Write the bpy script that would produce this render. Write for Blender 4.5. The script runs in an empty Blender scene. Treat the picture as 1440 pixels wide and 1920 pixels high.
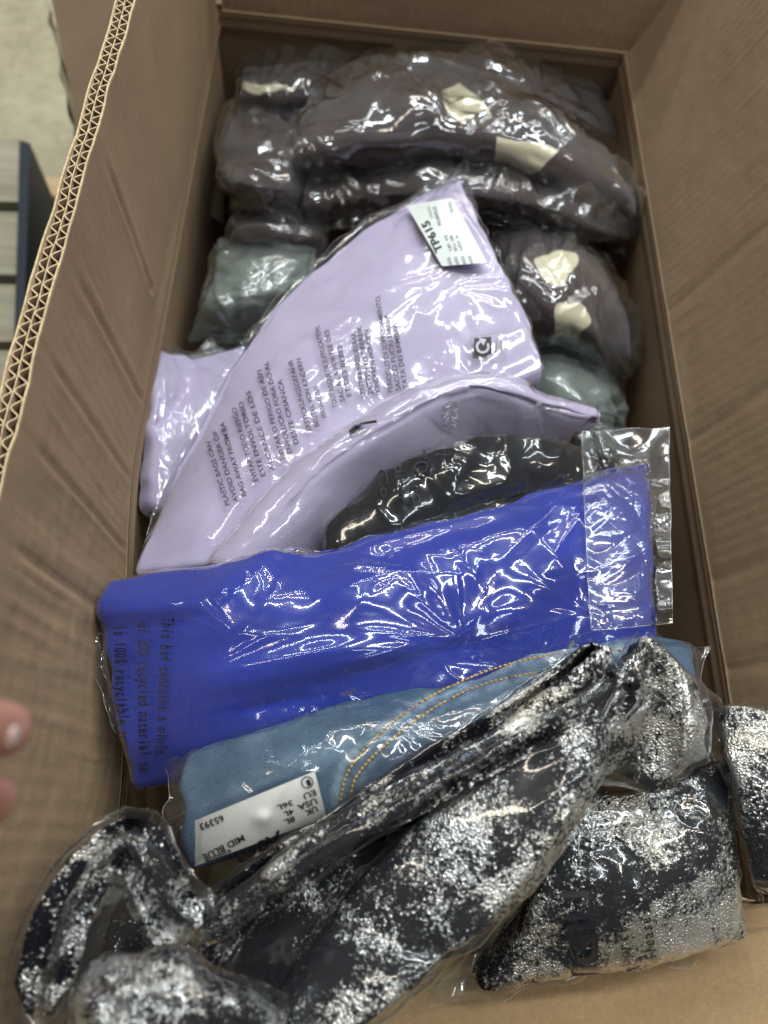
import bpy, math, random
import numpy as np
from mathutils import Vector, Matrix, kdtree

S = bpy.context.scene
COL = S.collection

# ------------------------------------------------------------------ camera
CAM = np.array([-0.0591, -0.7082, 0.4469])
PITCH, YAW, ROLL = math.radians(23.855), math.radians(-9.534), math.radians(12.097)
FPX, CX, CY = 1333.0, 720.0, 960.0            # photograph pixels (1440 x 1920)
ROT = (Matrix.Rotation(YAW, 3, 'Z') @ Matrix.Rotation(PITCH, 3, 'X') @ Matrix.Rotation(ROLL, 3, 'Z'))
RN = np.array(ROT)
cam_data = bpy.data.cameras.new('camera')
cam = bpy.data.objects.new('camera', cam_data)
COL.objects.link(cam)
cam.matrix_world = Matrix.Translation(Vector(CAM)) @ ROT.to_4x4()
cam_data.sensor_fit = 'VERTICAL'
cam_data.sensor_height = 24.0
cam_data.lens = FPX / 1920.0 * 24.0
cam_data.clip_start, cam_data.clip_end = 0.01, 60.0
cam_data.dof.use_dof = True
cam_data.dof.focus_distance = 0.39
cam_data.dof.aperture_fstop = 3.5
S.camera = cam

# ------------------------------------------------------------------ world, lamps, exposure
W = bpy.data.worlds.new('World')
S.world = W
W.use_nodes = True
bgn = W.node_tree.nodes['Background']
bgn.inputs[0].default_value = (0.98, 0.97, 0.92, 1)
bgn.inputs[1].default_value = 0.06


def lamp(name, loc, size, watts, col, aim=(0, -0.4, 0)):
    ld = bpy.data.lights.new(name, 'AREA')
    ld.shape = 'RECTANGLE'
    ld.size, ld.size_y = size
    ld.energy, ld.color = watts, col
    o = bpy.data.objects.new(name, ld)
    COL.objects.link(o)
    o.location = loc
    o.rotation_euler = (Vector(aim) - Vector(loc)).to_track_quat('-Z', 'Y').to_euler()
    return o


COOL, WARM = (0.90, 0.97, 1.0), (1.0, 0.90, 0.74)
LAMPS = [(-1.4, 0.1, 7, WARM), (0.55, 0.25, 17, COOL), (2.1, 0.0, 12, WARM), (-0.9, 1.6, 12, COOL), (0.6, 1.7, 16, COOL), (2.2, 1.5, 9, COOL),
         (-1.0, 3.1, 12, COOL), (0.4, 3.0, 18, WARM), (1.9, 3.2, 12, COOL), (-0.6, 4.6, 16, WARM), (0.9, 4.5, 18, COOL), (2.4, 4.8, 14, COOL),
         (-0.2, 6.3, 16, COOL), (1.5, 6.4, 16, WARM), (0.9, -1.1, 6, COOL)]
for lx, ly, lw_, lc in LAMPS:
    lamp('ceiling_lamp', (lx, ly, 2.7), (1.4, 0.17), lw_ * 1.15, lc, (lx, ly, 0))
S.view_settings.view_transform = 'Standard'
S.view_settings.look = 'None'
S.view_settings.exposure = 0.8
S.view_settings.gamma = 1.0
S.render.engine = 'CYCLES'
S.cycles.max_bounces = 10
S.cycles.transparent_max_bounces = 24
S.cycles.diffuse_bounces = 4
S.cycles.glossy_bounces = 4
S.cycles.caustics_reflective = False
S.cycles.caustics_refractive = False
S.cycles.sample_clamp_indirect = 4.0
S.cycles.use_denoising = True

# ------------------------------------------------------------------ geometry helpers


def proj(P):
    q = (np.asarray(P) - CAM) @ RN
    d = -q[..., 2]
    return np.stack([CX + FPX * q[..., 0] / d, CY - FPX * q[..., 1] / d], -1)


def at(px, py, z):
    """point of the place at height z (metres above the carton rim)"""
    px, py, z = np.broadcast_arrays(np.asarray(px, float), np.asarray(py, float), np.asarray(z, float))
    d = np.stack([(px - CX) / FPX, (CY - py) / FPX, -np.ones_like(px)], -1) @ RN.T
    t = (z - CAM[2]) / d[..., 2]
    return CAM + d * t[..., None]


_rng = np.random.RandomState(7)
PERM = np.tile(_rng.permutation(256), 2)
GRAD = _rng.normal(size=(256, 3))
GRAD /= np.linalg.norm(GRAD, axis=1)[:, None]


def perlin(p, seed=0):
    p = np.asarray(p, float) + seed * np.array([13.7, 5.3, 9.1])
    i = np.floor(p).astype(int)
    f = p - i
    w = f * f * f * (f * (f * 6 - 15) + 10)
    r = 0.0
    for dx in (0, 1):
        for dy in (0, 1):
            for dz in (0, 1):
                h = PERM[(PERM[(PERM[(i[..., 0] + dx) & 255] + i[..., 1] + dy) & 255] + i[..., 2] + dz) & 255]
                g = GRAD[h]
                dd = g[..., 0] * (f[..., 0] - dx) + g[..., 1] * (f[..., 1] - dy) + g[..., 2] * (f[..., 2] - dz)
                ww = (w[..., 0] if dx else 1 - w[..., 0]) * (w[..., 1] if dy else 1 - w[..., 1]) * (w[..., 2] if dz else 1 - w[..., 2])
                r = r + dd * ww
    return r * 1.6


def sstep(a, b, x):
    t = np.clip((x - a) / (b - a), 0, 1)
    return t * t * (3 - 2 * t)


def cr_weights(t, N):
    """Catmull-Rom weight matrix, straight continuation outside [0,1]"""
    t = np.asarray(t, float)
    s = t * (N - 1)
    sc = np.clip(s, 0, N - 1)
    k = np.minimum(np.floor(sc).astype(int), N - 2)
    f = sc - k
    Wm = np.zeros((len(t), N))
    b = [(-f + 2 * f**2 - f**3) / 2, (2 - 5 * f**2 + 3 * f**3) / 2, (f + 4 * f**2 - 3 * f**3) / 2, (-f**2 + f**3) / 2]
    rows = np.arange(len(t))
    for j in range(4):
        idx = k - 1 + j
        lo, hi = idx < 0, idx > N - 1
        ok = ~(lo | hi)
        np.add.at(Wm, (rows[ok], idx[ok]), b[j][ok])
        np.add.at(Wm, (rows[lo], np.zeros(lo.sum(), int)), 2 * b[j][lo])
        np.add.at(Wm, (rows[lo], np.ones(lo.sum(), int)), -b[j][lo])
        np.add.at(Wm, (rows[hi], np.full(hi.sum(), N - 1)), 2 * b[j][hi])
        np.add.at(Wm, (rows[hi], np.full(hi.sum(), N - 2)), -b[j][hi])
    ex = s - sc
    Wm[:, 0] += np.where(ex < 0, -ex, 0)
    Wm[:, 1] += np.where(ex < 0, ex, 0)
    Wm[:, N - 1] += np.where(ex > 0, ex, 0)
    Wm[:, N - 2] += np.where(ex > 0, -ex, 0)
    return Wm


def ctrl_pts(rows):
    a = np.array(rows, float)
    return at(a[..., 0], a[..., 1], a[..., 2])


def surf(C, U, V):
    """C control grid R x N x 3, U along columns, V along rows -> len(V) x len(U) x 3"""
    Wu, Wv = cr_weights(U, C.shape[1]), cr_weights(V, C.shape[0])
    return np.einsum('ir,jc,rck->ijk', Wv, Wu, C)


def normals(P):
    n = np.cross(np.gradient(P, axis=1), np.gradient(P, axis=0))
    n /= np.linalg.norm(n, axis=-1)[..., None] + 1e-12
    s = np.sign(np.sum(n * (CAM - P), -1))
    if s.mean() < 0:
        n = -n
    return n


def dims(C):
    lu = np.linalg.norm(np.diff(C, axis=1), axis=-1).sum(1).mean()
    lv = np.linalg.norm(np.diff(C, axis=0), axis=-1).sum(0).mean()
    return lu, lv


def grid_faces(nv, nu, off=0, flip=False):
    i = np.arange(nv * nu).reshape(nv, nu) + off
    q = np.stack([i[:-1, :-1], i[:-1, 1:], i[1:, 1:], i[1:, :-1]], -1).reshape(-1, 4)
    return q[:, ::-1] if flip else q


def mesh_obj(name, verts, faces, mat, parent=None, smooth=True, uv=None, attrs=None):
    verts = np.asarray(verts, np.float64).reshape(-1, 3)
    me = bpy.data.meshes.new(name)
    if isinstance(faces, np.ndarray):
        k = faces.shape[1]
        me.vertices.add(len(verts))
        me.vertices.foreach_set('co', verts.ravel())
        me.loops.add(faces.size)
        me.loops.foreach_set('vertex_index', faces.ravel().astype(np.int32))
        me.polygons.add(len(faces))
        me.polygons.foreach_set('loop_start', (np.arange(len(faces)) * k).astype(np.int32))
        me.update(calc_edges=True)
    else:
        me.from_pydata(verts.tolist(), [], [list(f) for f in faces])
    if smooth:
        me.polygons.foreach_set('use_smooth', np.ones(len(me.polygons), bool))
    if uv is not None:
        l = me.uv_layers.new(name='UVMap')
        vi = np.empty(len(me.loops), np.int32)
        me.loops.foreach_get('vertex_index', vi)
        l.data.foreach_set('uv', np.asarray(uv, float).reshape(-1, 2)[vi].ravel())
    for an, av in (attrs or {}).items():
        a = me.attributes.new(an, 'FLOAT', 'POINT')
        a.data.foreach_set('value', np.asarray(av, np.float32).ravel())
    me.validate()
    for m in (mat if isinstance(mat, (list, tuple)) else [mat]):
        me.materials.append(m)
    o = bpy.data.objects.new(name, me)
    COL.objects.link(o)
    if parent is not None:
        o.parent = parent
        o.matrix_parent_inverse = parent.matrix_world.inverted()
    return o


def thing(name, label, cat, loc=(0, 0, 0), group=None):
    o = bpy.data.objects.new(name, None)
    COL.objects.link(o)
    o.empty_display_size = 0.05
    o.location = loc
    o.matrix_world = Matrix.Translation(Vector(loc))
    o['label'], o['category'] = label, cat
    if group:
        o['group'] = group
    return o


def box_mesh(name, lo, hi, mat, parent=None, bev=0.0, rz=0.0):
    import bmesh
    bm = bmesh.new()
    bmesh.ops.create_cube(bm, size=1)
    lo, hi = np.array(lo), np.array(hi)
    for v in bm.verts:
        v.co = Vector((lo + hi) / 2 + np.array(v.co) * (hi - lo))
    if bev:
        bmesh.ops.bevel(bm, geom=bm.edges[:], offset=bev, segments=2, affect='EDGES')
    me = bpy.data.meshes.new(name)
    bm.to_mesh(me)
    bm.free()
    me.materials.append(mat)
    o = bpy.data.objects.new(name, me)
    COL.objects.link(o)
    if rz:
        c = Vector((lo + hi) / 2)
        o.matrix_world = Matrix.Translation(c) @ Matrix.Rotation(rz, 4, 'Z') @ Matrix.Translation(-c)
    if parent is not None:
        o.parent = parent
        o.matrix_parent_inverse = parent.matrix_world.inverted()
    return o


def polyline_dist(px, pl):
    """unsigned distance, signed side and arc fraction of points to a polyline in photograph pixels"""
    pl = np.array(pl, float)
    best = np.full(px.shape[:-1], 1e9)
    side = np.zeros_like(best)
    frac = np.zeros_like(best)
    seg = np.linalg.norm(np.diff(pl, axis=0), axis=1)
    cum = np.concatenate([[0], np.cumsum(seg)])
    for k in range(len(pl) - 1):
        a, b = pl[k], pl[k + 1]
        d = b - a
        t = np.clip(((px - a) @ d) / (d @ d), 0, 1)
        q = a + t[..., None] * d
        r = px - q
        dist = np.hypot(r[..., 0], r[..., 1])
        s = d[0] * r[..., 1] - d[1] * r[..., 0]
        m = dist < best
        best = np.where(m, dist, best)
        side = np.where(m, np.sign(s), side)
        frac = np.where(m, (cum[k] + t * seg[k]) / cum[-1], frac)
    return best, side, frac


def smooth_line(pts, n=40):
    p = np.array(pts, float)
    return cr_weights(np.linspace(0, 1, n), len(p)) @ p


# ------------------------------------------------------------------ materials
class NT:
    def __init__(self, name):
        self.m = bpy.data.materials.new(name)
        self.m.use_nodes = True
        self.t = self.m.node_tree
        self.t.nodes.clear()
        self.out = self.t.nodes.new('ShaderNodeOutputMaterial')

    def n(self, typ, **kw):
        nd = self.t.nodes.new(typ)
        for k, v in kw.items():
            if k.startswith('_'):
                setattr(nd, k[1:], v)
            else:
                key = k.replace('__', ' ')
                sock = nd.inputs[int(key[1:])] if key[0] == 'i' and key[1:].isdigit() else nd.inputs[key]
                if isinstance(v, bpy.types.NodeSocket):
                    self.t.links.new(v, sock)
                elif isinstance(v, bpy.types.Node):
                    self.t.links.new(v.outputs[0], sock)
                else:
                    sock.default_value = v
        return nd

    def ramp(self, fac, stops):
        nd = self.n('ShaderNodeValToRGB', Fac=fac)
        e = nd.color_ramp.elements
        while len(e) < len(stops):
            e.new(0.5)
        for el, (p, c) in zip(e, stops):
            el.position = p
            el.color = c if len(c) == 4 else (*c, 1)
        return nd

    def mix(self, fac, a, b, mode='MIX'):
        nd = self.n('ShaderNodeMix', _data_type='RGBA', _blend_type=mode)
        for idx, v in ((0, fac), (6, a), (7, b)):
            s = nd.inputs[idx]
            if isinstance(v, bpy.types.Node):
                self.t.links.new(v.outputs[2] if v.bl_idname == 'ShaderNodeMix' else v.outputs[0], s)
            elif isinstance(v, bpy.types.NodeSocket):
                self.t.links.new(v, s)
            else:
                s.default_value = v if idx == 0 or len(v) == 4 else (*v, 1)
        return nd.outputs[2]

    def math(self, op, a, b=0.0, c=None, clamp=False):
        nd = self.n('ShaderNodeMath', _operation=op, _use_clamp=clamp)
        for idx, v in ((0, a), (1, b)) + (((2, c),) if c is not None else ()):
            if isinstance(v, bpy.types.Node):
                self.t.links.new(v.outputs[0], nd.inputs[idx])
            elif isinstance(v, bpy.types.NodeSocket):
                self.t.links.new(v, nd.inputs[idx])
            else:
                nd.inputs[idx].default_value = v
        return nd.outputs[0]

    def end(self, sh):
        self.t.links.new(sh.outputs[0], self.out.inputs[0])
        return self.m

    def coords(self, which='Object', scale=(1, 1, 1), rot=(0, 0, 0)):
        c = self.n('ShaderNodeTexCoord')
        m = self.n('ShaderNodeMapping', Vector=c.outputs[which], Scale=scale, Rotation=rot)
        return m.outputs[0]


def mat_cardboard(name, base, dark, rough=0.85, fib=(90, 90, 14)):
    t = NT(name)
    c = t.coords('Object')
    cf = t.coords('Object', scale=fib)
    n1 = t.n('ShaderNodeTexNoise', Vector=c, Scale=9.0, Detail=6.0, Roughness=0.6)
    n2 = t.n('ShaderNodeTexNoise', Vector=cf, Scale=6.0, Detail=4.0, Roughness=0.7)
    n3 = t.n('ShaderNodeTexNoise', Vector=c, Scale=900.0, Detail=2.0)
    r1 = t.ramp(n1, [(0.3, dark), (0.7, base)])
    r2 = t.ramp(n2, [(0.35, (0.90, 0.90, 0.90)), (0.5, (1, 1, 1)), (0.68, (1.08, 1.07, 1.06))])
    col = t.mix(0.75, r1, r2, 'MULTIPLY')
    sc_ = t.n('ShaderNodeTexNoise', Vector=t.coords('Object', scale=(13, 13, 10)), Scale=2.2, Detail=7.0, Roughness=0.72)
    col = t.mix(t.math('MULTIPLY', t.ramp(sc_, [(0.56, (0, 0, 0)), (0.70, (1, 1, 1))]), 0.22), col, tuple(min(1, x * 1.45) for x in base))
    r3 = t.ramp(n3, [(0.3, (0.85, 0.85, 0.85)), (0.7, (1.12, 1.12, 1.12))])
    col = t.mix(0.6, col, r3, 'MULTIPLY')
    b = t.n('ShaderNodeBump', Strength=0.05, Distance=0.0006, Height=n2)
    b2 = t.n('ShaderNodeBump', Strength=0.3, Distance=0.0003, Height=n3, Normal=b)
    return t.end(t.n('ShaderNodeBsdfPrincipled', Base__Color=col, Roughness=rough, Normal=b2, Specular__IOR__Level=0.25))


def mat_plain(name, col, rough=0.6, metal=0.0, noise=0.12, scale=60, spec=0.4):
    t = NT(name)
    c = t.coords('Object')
    n = t.n('ShaderNodeTexNoise', Vector=c, Scale=scale, Detail=5.0)
    lo = tuple(x * (1 - noise) for x in col)
    hi = tuple(min(1, x * (1 + noise)) for x in col)
    r = t.ramp(n, [(0.3, lo), (0.7, hi)])
    b = t.n('ShaderNodeBump', Strength=0.15, Distance=0.0005, Height=n)
    return t.end(t.n('ShaderNodeBsdfPrincipled', Base__Color=r, Roughness=rough, Metallic=metal, Normal=b, Specular__IOR__Level=spec))


def mat_knit(name, col, hi, scale=300, cream=None, sheen=0.3):
    """jersey: fine rib bump, soft mottling, optional cream printed patches from the 'print' attribute"""
    t = NT(name)
    uv = t.coords('UV')
    c = t.coords('Object')
    w = t.n('ShaderNodeTexWave', Vector=uv, Scale=float(scale), Distortion=1.5, Detail=1.0, Detail__Scale=3.0)
    n = t.n('ShaderNodeTexNoise', Vector=c, Scale=28.0, Detail=6.0, Roughness=0.6)
    f = t.n('ShaderNodeTexNoise', Vector=c, Scale=1400.0, Detail=2.0)
    colr = t.ramp(n, [(0.25, col), (0.75, hi)])
    fr = t.ramp(f, [(0.25, (0.86, 0.86, 0.86)), (0.75, (1.1, 1.1, 1.1))])
    colr = t.mix(0.5, colr, fr, 'MULTIPLY')
    if cream:
        a = t.n('ShaderNodeAttribute', _attribute_name='print')
        colr = t.mix(t.ramp(a.outputs['Fac'], [(0.45, (0, 0, 0)), (0.55, (1, 1, 1))]), colr, cream)
    b = t.n('ShaderNodeBump', Strength=0.35, Distance=0.0004, Height=w)
    b = t.n('ShaderNodeBump', Strength=0.3, Distance=0.0012, Height=n, Normal=b)
    return t.end(t.n('ShaderNodeBsdfPrincipled', Base__Color=colr, Roughness=0.9, Normal=b, Sheen__Weight=sheen, Specular__IOR__Level=0.15))


def mat_twill(name):
    t = NT(name)
    uv = t.coords('UV', rot=(0, 0, math.radians(58)))
    uv2 = t.coords('UV', rot=(0, 0, math.radians(-20)))
    w = t.n('ShaderNodeTexWave', Vector=uv, Scale=270.0, Distortion=0.8, Detail=2.0, Detail__Scale=4.0)
    w2 = t.n('ShaderNodeTexWave', Vector=uv2, Scale=300.0, Distortion=0.8, Detail=2.0, Detail__Scale=4.0)
    hgt = t.math('MULTIPLY', w, w2)
    c = t.coords('Object')
    n = t.n('ShaderNodeTexNoise', Vector=c, Scale=20.0, Detail=5.0)
    base = t.ramp(n, [(0.3, (0.012, 0.030, 0.32)), (0.7, (0.020, 0.045, 0.43))])
    thr = t.ramp(hgt, [(0.0, (0.55, 0.55, 0.65)), (0.6, (1.3, 1.3, 1.2))])
    col = t.mix(0.5, base, thr, 'MULTIPLY')
    b = t.n('ShaderNodeBump', Strength=0.6, Distance=0.0006, Height=hgt)
    return t.end(t.n('ShaderNodeBsdfPrincipled', Base__Color=col, Roughness=0.85, Normal=b, Sheen__Weight=0.15, Specular__IOR__Level=0.2))


def mat_denim(name):
    t = NT(name)
    uv = t.coords('UV', rot=(0, 0, math.radians(35)))
    w = t.n('ShaderNodeTexWave', Vector=uv, Scale=265.0, Distortion=2.2, Detail=3.0, Detail__Scale=6.0)
    uvs = t.coords('UV', scale=(1, 6, 1), rot=(0, 0, math.radians(35)))
    sl = t.n('ShaderNodeTexNoise', Vector=uvs, Scale=300.0, Detail=3.0, Roughness=0.75)
    c = t.coords('Object')
    n = t.n('ShaderNodeTexNoise', Vector=c, Scale=26.0, Detail=7.0, Roughness=0.62)
    a = t.n('ShaderNodeAttribute', _attribute_name='wear')
    base = t.ramp(n, [(0.28, (0.022, 0.045, 0.088)), (0.5, (0.05, 0.092, 0.155)), (0.72, (0.085, 0.145, 0.225))])
    base = t.mix(t.math('MULTIPLY', a.outputs['Fac'], 0.75, clamp=True), base, (0.34, 0.46, 0.56))
    thr = t.math('ADD', t.math('MULTIPLY', w, 0.40), t.math('MULTIPLY', sl, 0.92))
    fl = t.ramp(thr, [(0.40, (0.45, 0.48, 0.55)), (0.62, (1.0, 1.0, 1.0)), (0.86, (1.65, 1.6, 1.5))])
    col = t.mix(0.9, base, fl, 'MULTIPLY')
    b = t.n('ShaderNodeBump', Strength=0.6, Distance=0.0007, Height=thr)
    return t.end(t.n('ShaderNodeBsdfPrincipled', Base__Color=col, Roughness=0.88, Normal=b, Specular__IOR__Level=0.2))


def mat_foil(name, lo=0.50, seed=0.0):
    """black cloth with cracked silver foil transfer"""
    t = NT(name)
    c0 = t.n('ShaderNodeTexCoord')
    c = t.n('ShaderNodeMapping', Vector=c0.outputs['Object'], Location=(seed, seed * 0.7, seed * 1.3)).outputs[0]
    big = t.n('ShaderNodeTexNoise', Vector=c, Scale=19.0, Detail=3.0, Roughness=0.55)
    mid = t.n('ShaderNodeTexNoise', Vector=c, Scale=70.0, Detail=9.0, Roughness=0.78, Distortion=0.3)
    fine = t.n('ShaderNodeTexNoise', Vector=c, Scale=520.0, Detail=4.0, Roughness=0.8)
    s = t.math('ADD', t.math('MULTIPLY', big, 0.75), t.math('ADD', t.math('MULTIPLY', mid, 0.80), t.math('MULTIPLY', fine, 0.75)))
    mask = t.ramp(t.math('SUBTRACT', s, 0.645), [(lo - 0.015, (0, 0, 0)), (lo + 0.03, (1, 1, 1))])
    vor = t.n('ShaderNodeTexVoronoi', Vector=c, Scale=900.0)
    grain = t.n('ShaderNodeTexNoise', Vector=c, Scale=700.0, Detail=3.0)
    bs = t.n('ShaderNodeBump', Strength=0.75, Distance=0.0010, Height=vor.outputs['Distance'])
    bs = t.n('ShaderNodeBump', Strength=0.5, Distance=0.0010, Height=grain, Normal=bs)
    tone = t.ramp(t.n('ShaderNodeTexNoise', Vector=c, Scale=22.0, Detail=2.0), [(0.35, (0.78, 0.74, 0.66)), (0.65, (0.95, 0.96, 0.98))])
    silver = t.n('ShaderNodeBsdfPrincipled', Base__Color=tone, Metallic=0.9, Roughness=0.30, Normal=bs)
    bk = t.n('ShaderNodeBump', Strength=0.4, Distance=0.0006, Height=grain)
    black = t.n('ShaderNodeBsdfPrincipled', Base__Color=(0.007, 0.008, 0.012, 1), Roughness=0.65, Normal=bk, Specular__IOR__Level=0.2)
    mx = t.n('ShaderNodeMixShader', i0=mask, i1=black, i2=silver)
    return t.end(mx)


def mat_film(name, haze=0.012, rough=0.045, tint=(0.98, 0.99, 0.99), gain=1.45, bump=0.05, hcol=(0.75, 0.78, 0.80), soft=0.36):
    """thin clear polythene: passes light, mirrors lamps by Fresnel, slightly milky"""
    t = NT(name)
    c = t.coords('Object')
    n1 = t.n('ShaderNodeTexNoise', Vector=c, Scale=55.0, Detail=3.0, Roughness=0.5, Distortion=1.2)
    n2 = t.n('ShaderNodeTexNoise', Vector=c, Scale=210.0, Detail=2.0, Distortion=0.8)
    b = t.n('ShaderNodeBump', Strength=bump, Distance=0.004, Height=n1)
    b = t.n('ShaderNodeBump', Strength=bump * 0.4, Distance=0.0010, Height=n2, Normal=b)
    lw = t.n('ShaderNodeLayerWeight', Blend=0.5, Normal=b)
    sch = t.math('MULTIPLY_ADD', t.math('POWER', lw.outputs['Facing'], 5.0), 0.93, 0.045)
    fac = t.math('MULTIPLY', sch, gain, clamp=True)
    tr = t.n('ShaderNodeBsdfTransparent', Color=(*tint, 1))
    df = t.n('ShaderNodeBsdfDiffuse', Color=(*hcol, 1))
    m1 = t.n('ShaderNodeMixShader', i0=haze, i1=tr, i2=df)
    g1 = t.n('ShaderNodeBsdfGlossy', Color=(1, 1, 1, 1), Roughness=rough, Normal=b)
    g2 = t.n('ShaderNodeBsdfGlossy', Color=(1, 1, 1, 1), Roughness=0.20, Normal=b)
    gl = t.n('ShaderNodeMixShader', i0=soft, i1=g1, i2=g2)
    return t.end(t.n('ShaderNodeMixShader', i0=fac, i1=m1, i2=gl))


def mat_ink(name, col=(0.02, 0.02, 0.025), rough=0.5):
    return mat_plain(name, col, rough, noise=0.05)


def mat_skin(name):
    t = NT(name)
    c = t.coords('Object')
    n = t.n('ShaderNodeTexNoise', Vector=c, Scale=120.0, Detail=5.0)
    r = t.ramp(n, [(0.3, (0.44, 0.19, 0.14)), (0.7, (0.56, 0.28, 0.20))])
    v = t.n('ShaderNodeTexVoronoi', Vector=c, Scale=900.0)
    b = t.n('ShaderNodeBump', Strength=0.25, Distance=0.0005, Height=v.outputs['Distance'])
    return t.end(t.n('ShaderNodeBsdfPrincipled', Base__Color=r, Roughness=0.5, Normal=b, Subsurface__Weight=0.15, Subsurface__Radius=(0.006, 0.002, 0.001), Subsurface__Scale=0.5))


def mat_concrete(name):
    t = NT(name)
    c = t.coords('Object')
    n1 = t.n('ShaderNodeTexNoise', Vector=c, Scale=5.0, Detail=8.0, Roughness=0.65)
    n2 = t.n('ShaderNodeTexNoise', Vector=c, Scale=45.0, Detail=4.0, Roughness=0.6)
    r1 = t.ramp(n1, [(0.3, (0.30, 0.265, 0.17)), (0.7, (0.44, 0.40, 0.28))])
    r2 = t.ramp(n2, [(0.35, (0.7, 0.7, 0.7)), (0.6, (1.05, 1.05, 1.05))])
    col = t.mix(0.6, r1, r2, 'MULTIPLY')
    return t.end(t.n('ShaderNodeBsdfPrincipled', Base__Color=col, Roughness=0.75))


def mat_wood(name, a, b_):
    t = NT(name)
    c = t.coords('Object', scale=(2, 30, 30))
    n = t.n('ShaderNodeTexNoise', Vector=c, Scale=4.0, Detail=6.0)
    r = t.ramp(n, [(0.3, a), (0.7, b_)])
    return t.end(t.n('ShaderNodeBsdfPrincipled', Base__Color=r, Roughness=0.8))


M = {}
M['kraft'] = mat_cardboard('kraft_liner', (0.37, 0.26, 0.162), (0.29, 0.205, 0.13))
M['kraft_flap'] = mat_cardboard('kraft_liner_flap', (0.46, 0.31, 0.165), (0.38, 0.255, 0.135), fib=(40, 40, 40))
M['cut'] = mat_plain('cut_paper_edge', (0.62, 0.48, 0.29), 0.9, noise=0.25, scale=400)
M['flute'] = mat_plain('fluting_paper_shaded', (0.17, 0.115, 0.07), 0.9, noise=0.15, scale=200)  # brown darkened so the deep shade between the waves sits in the colour
M['film'] = mat_film('clear_polythene')
M['film_milky'] = mat_film('milky_polythene', haze=0.045, rough=0.05, gain=2.0, bump=0.08)
M['film_far'] = mat_film('wrinkled_polythene', haze=0.03, rough=0.035, gain=2.2, bump=0.10, soft=0.15)
M['film_green'] = mat_film('greenish_polythene', haze=0.16, rough=0.10, tint=(0.90, 0.96, 0.93), gain=1.8, bump=0.15, hcol=(0.62, 0.70, 0.67))
M['film_edge'] = mat_film('polythene_seam', haze=0.2, rough=0.15, gain=2.0, bump=0.1)
M['lilac'] = mat_knit('lilac_jersey', (0.50, 0.435, 0.64), (0.57, 0.505, 0.71))
M['brown'] = mat_knit('brown_jersey', (0.042, 0.028, 0.031), (0.062, 0.043, 0.046), cream=(0.72, 0.66, 0.47))
M['greygreen'] = mat_knit('grey_green_jersey', (0.15, 0.17, 0.165), (0.21, 0.235, 0.225))
M['black'] = mat_knit('black_jersey', (0.006, 0.007, 0.011), (0.010, 0.011, 0.015), sheen=0.0)
M['blue'] = mat_twill('royal_blue_twill')
M['denim'] = mat_denim('mid_blue_denim')
M['thread'] = mat_plain('ochre_thread', (0.52, 0.34, 0.10), 0.7, noise=0.2, scale=500)
M['paper'] = mat_plain('label_paper', (0.78, 0.78, 0.74), 0.55, noise=0.03, scale=120)
M['paper_cool'] = mat_plain('label_paper_cool', (0.74, 0.80, 0.78), 0.5, noise=0.03, scale=120)
M['ink'] = mat_ink('black_ink')
M['ink_grey'] = mat_ink('grey_ink', (0.30, 0.32, 0.33))
M['ink_purple'] = mat_ink('dark_purple_ink', (0.045, 0.035, 0.055))
M['pale'] = mat_ink('pale_print', (0.55, 0.52, 0.60))
M['foil'] = mat_foil('silver_foil_on_black', lo=0.515)
M['foil2'] = mat_foil('silver_foil_on_black_b', lo=0.52, seed=3.1)
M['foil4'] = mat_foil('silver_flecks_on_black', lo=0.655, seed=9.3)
M['foil_square'] = mat_foil('silver_foil_on_black_d', lo=0.485, seed=1.7)
M['foil3'] = mat_foil('silver_foil_on_black_c', lo=0.55, seed=6.7)
M['skin'] = mat_skin('skin')
M['nail'] = mat_plain('fingernail', (0.80, 0.58, 0.53), 0.25, noise=0.05)
M['concrete'] = mat_concrete('concrete')
M['oldwood'] = mat_wood('weathered_wood', (0.24, 0.22, 0.16), (0.38, 0.35, 0.26))
M['newwood'] = mat_wood('pale_wood', (0.52, 0.36, 0.19), (0.62, 0.46, 0.27))
M['navy'] = mat_plain('navy_paint', (0.008, 0.016, 0.028), 0.5)
M['brownwrap'] = mat_cardboard('brown_carton', (0.16, 0.11, 0.07), (0.12, 0.08, 0.05))

# ------------------------------------------------------------------ setting: floor
FLOOR = -0.46
mesh_obj('floor', [(-12, -12, FLOOR), (12, -12, FLOOR), (12, 12, FLOOR), (-12, 12, FLOOR)], [(0, 1, 2, 3)], M['concrete'], smooth=False)['kind'] = 'structure'

# ------------------------------------------------------------------ the carton
XL, XR, YB, YF, YFL = -0.2, 0.2, 0.0, -0.745, -0.81
FLAP = 0.165
TH = 0.0105
carton = thing('cardboard_carton', 'open brown double-wall cardboard carton packed with plastic-bagged clothes', 'box', (0, -0.37, FLOOR))


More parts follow.
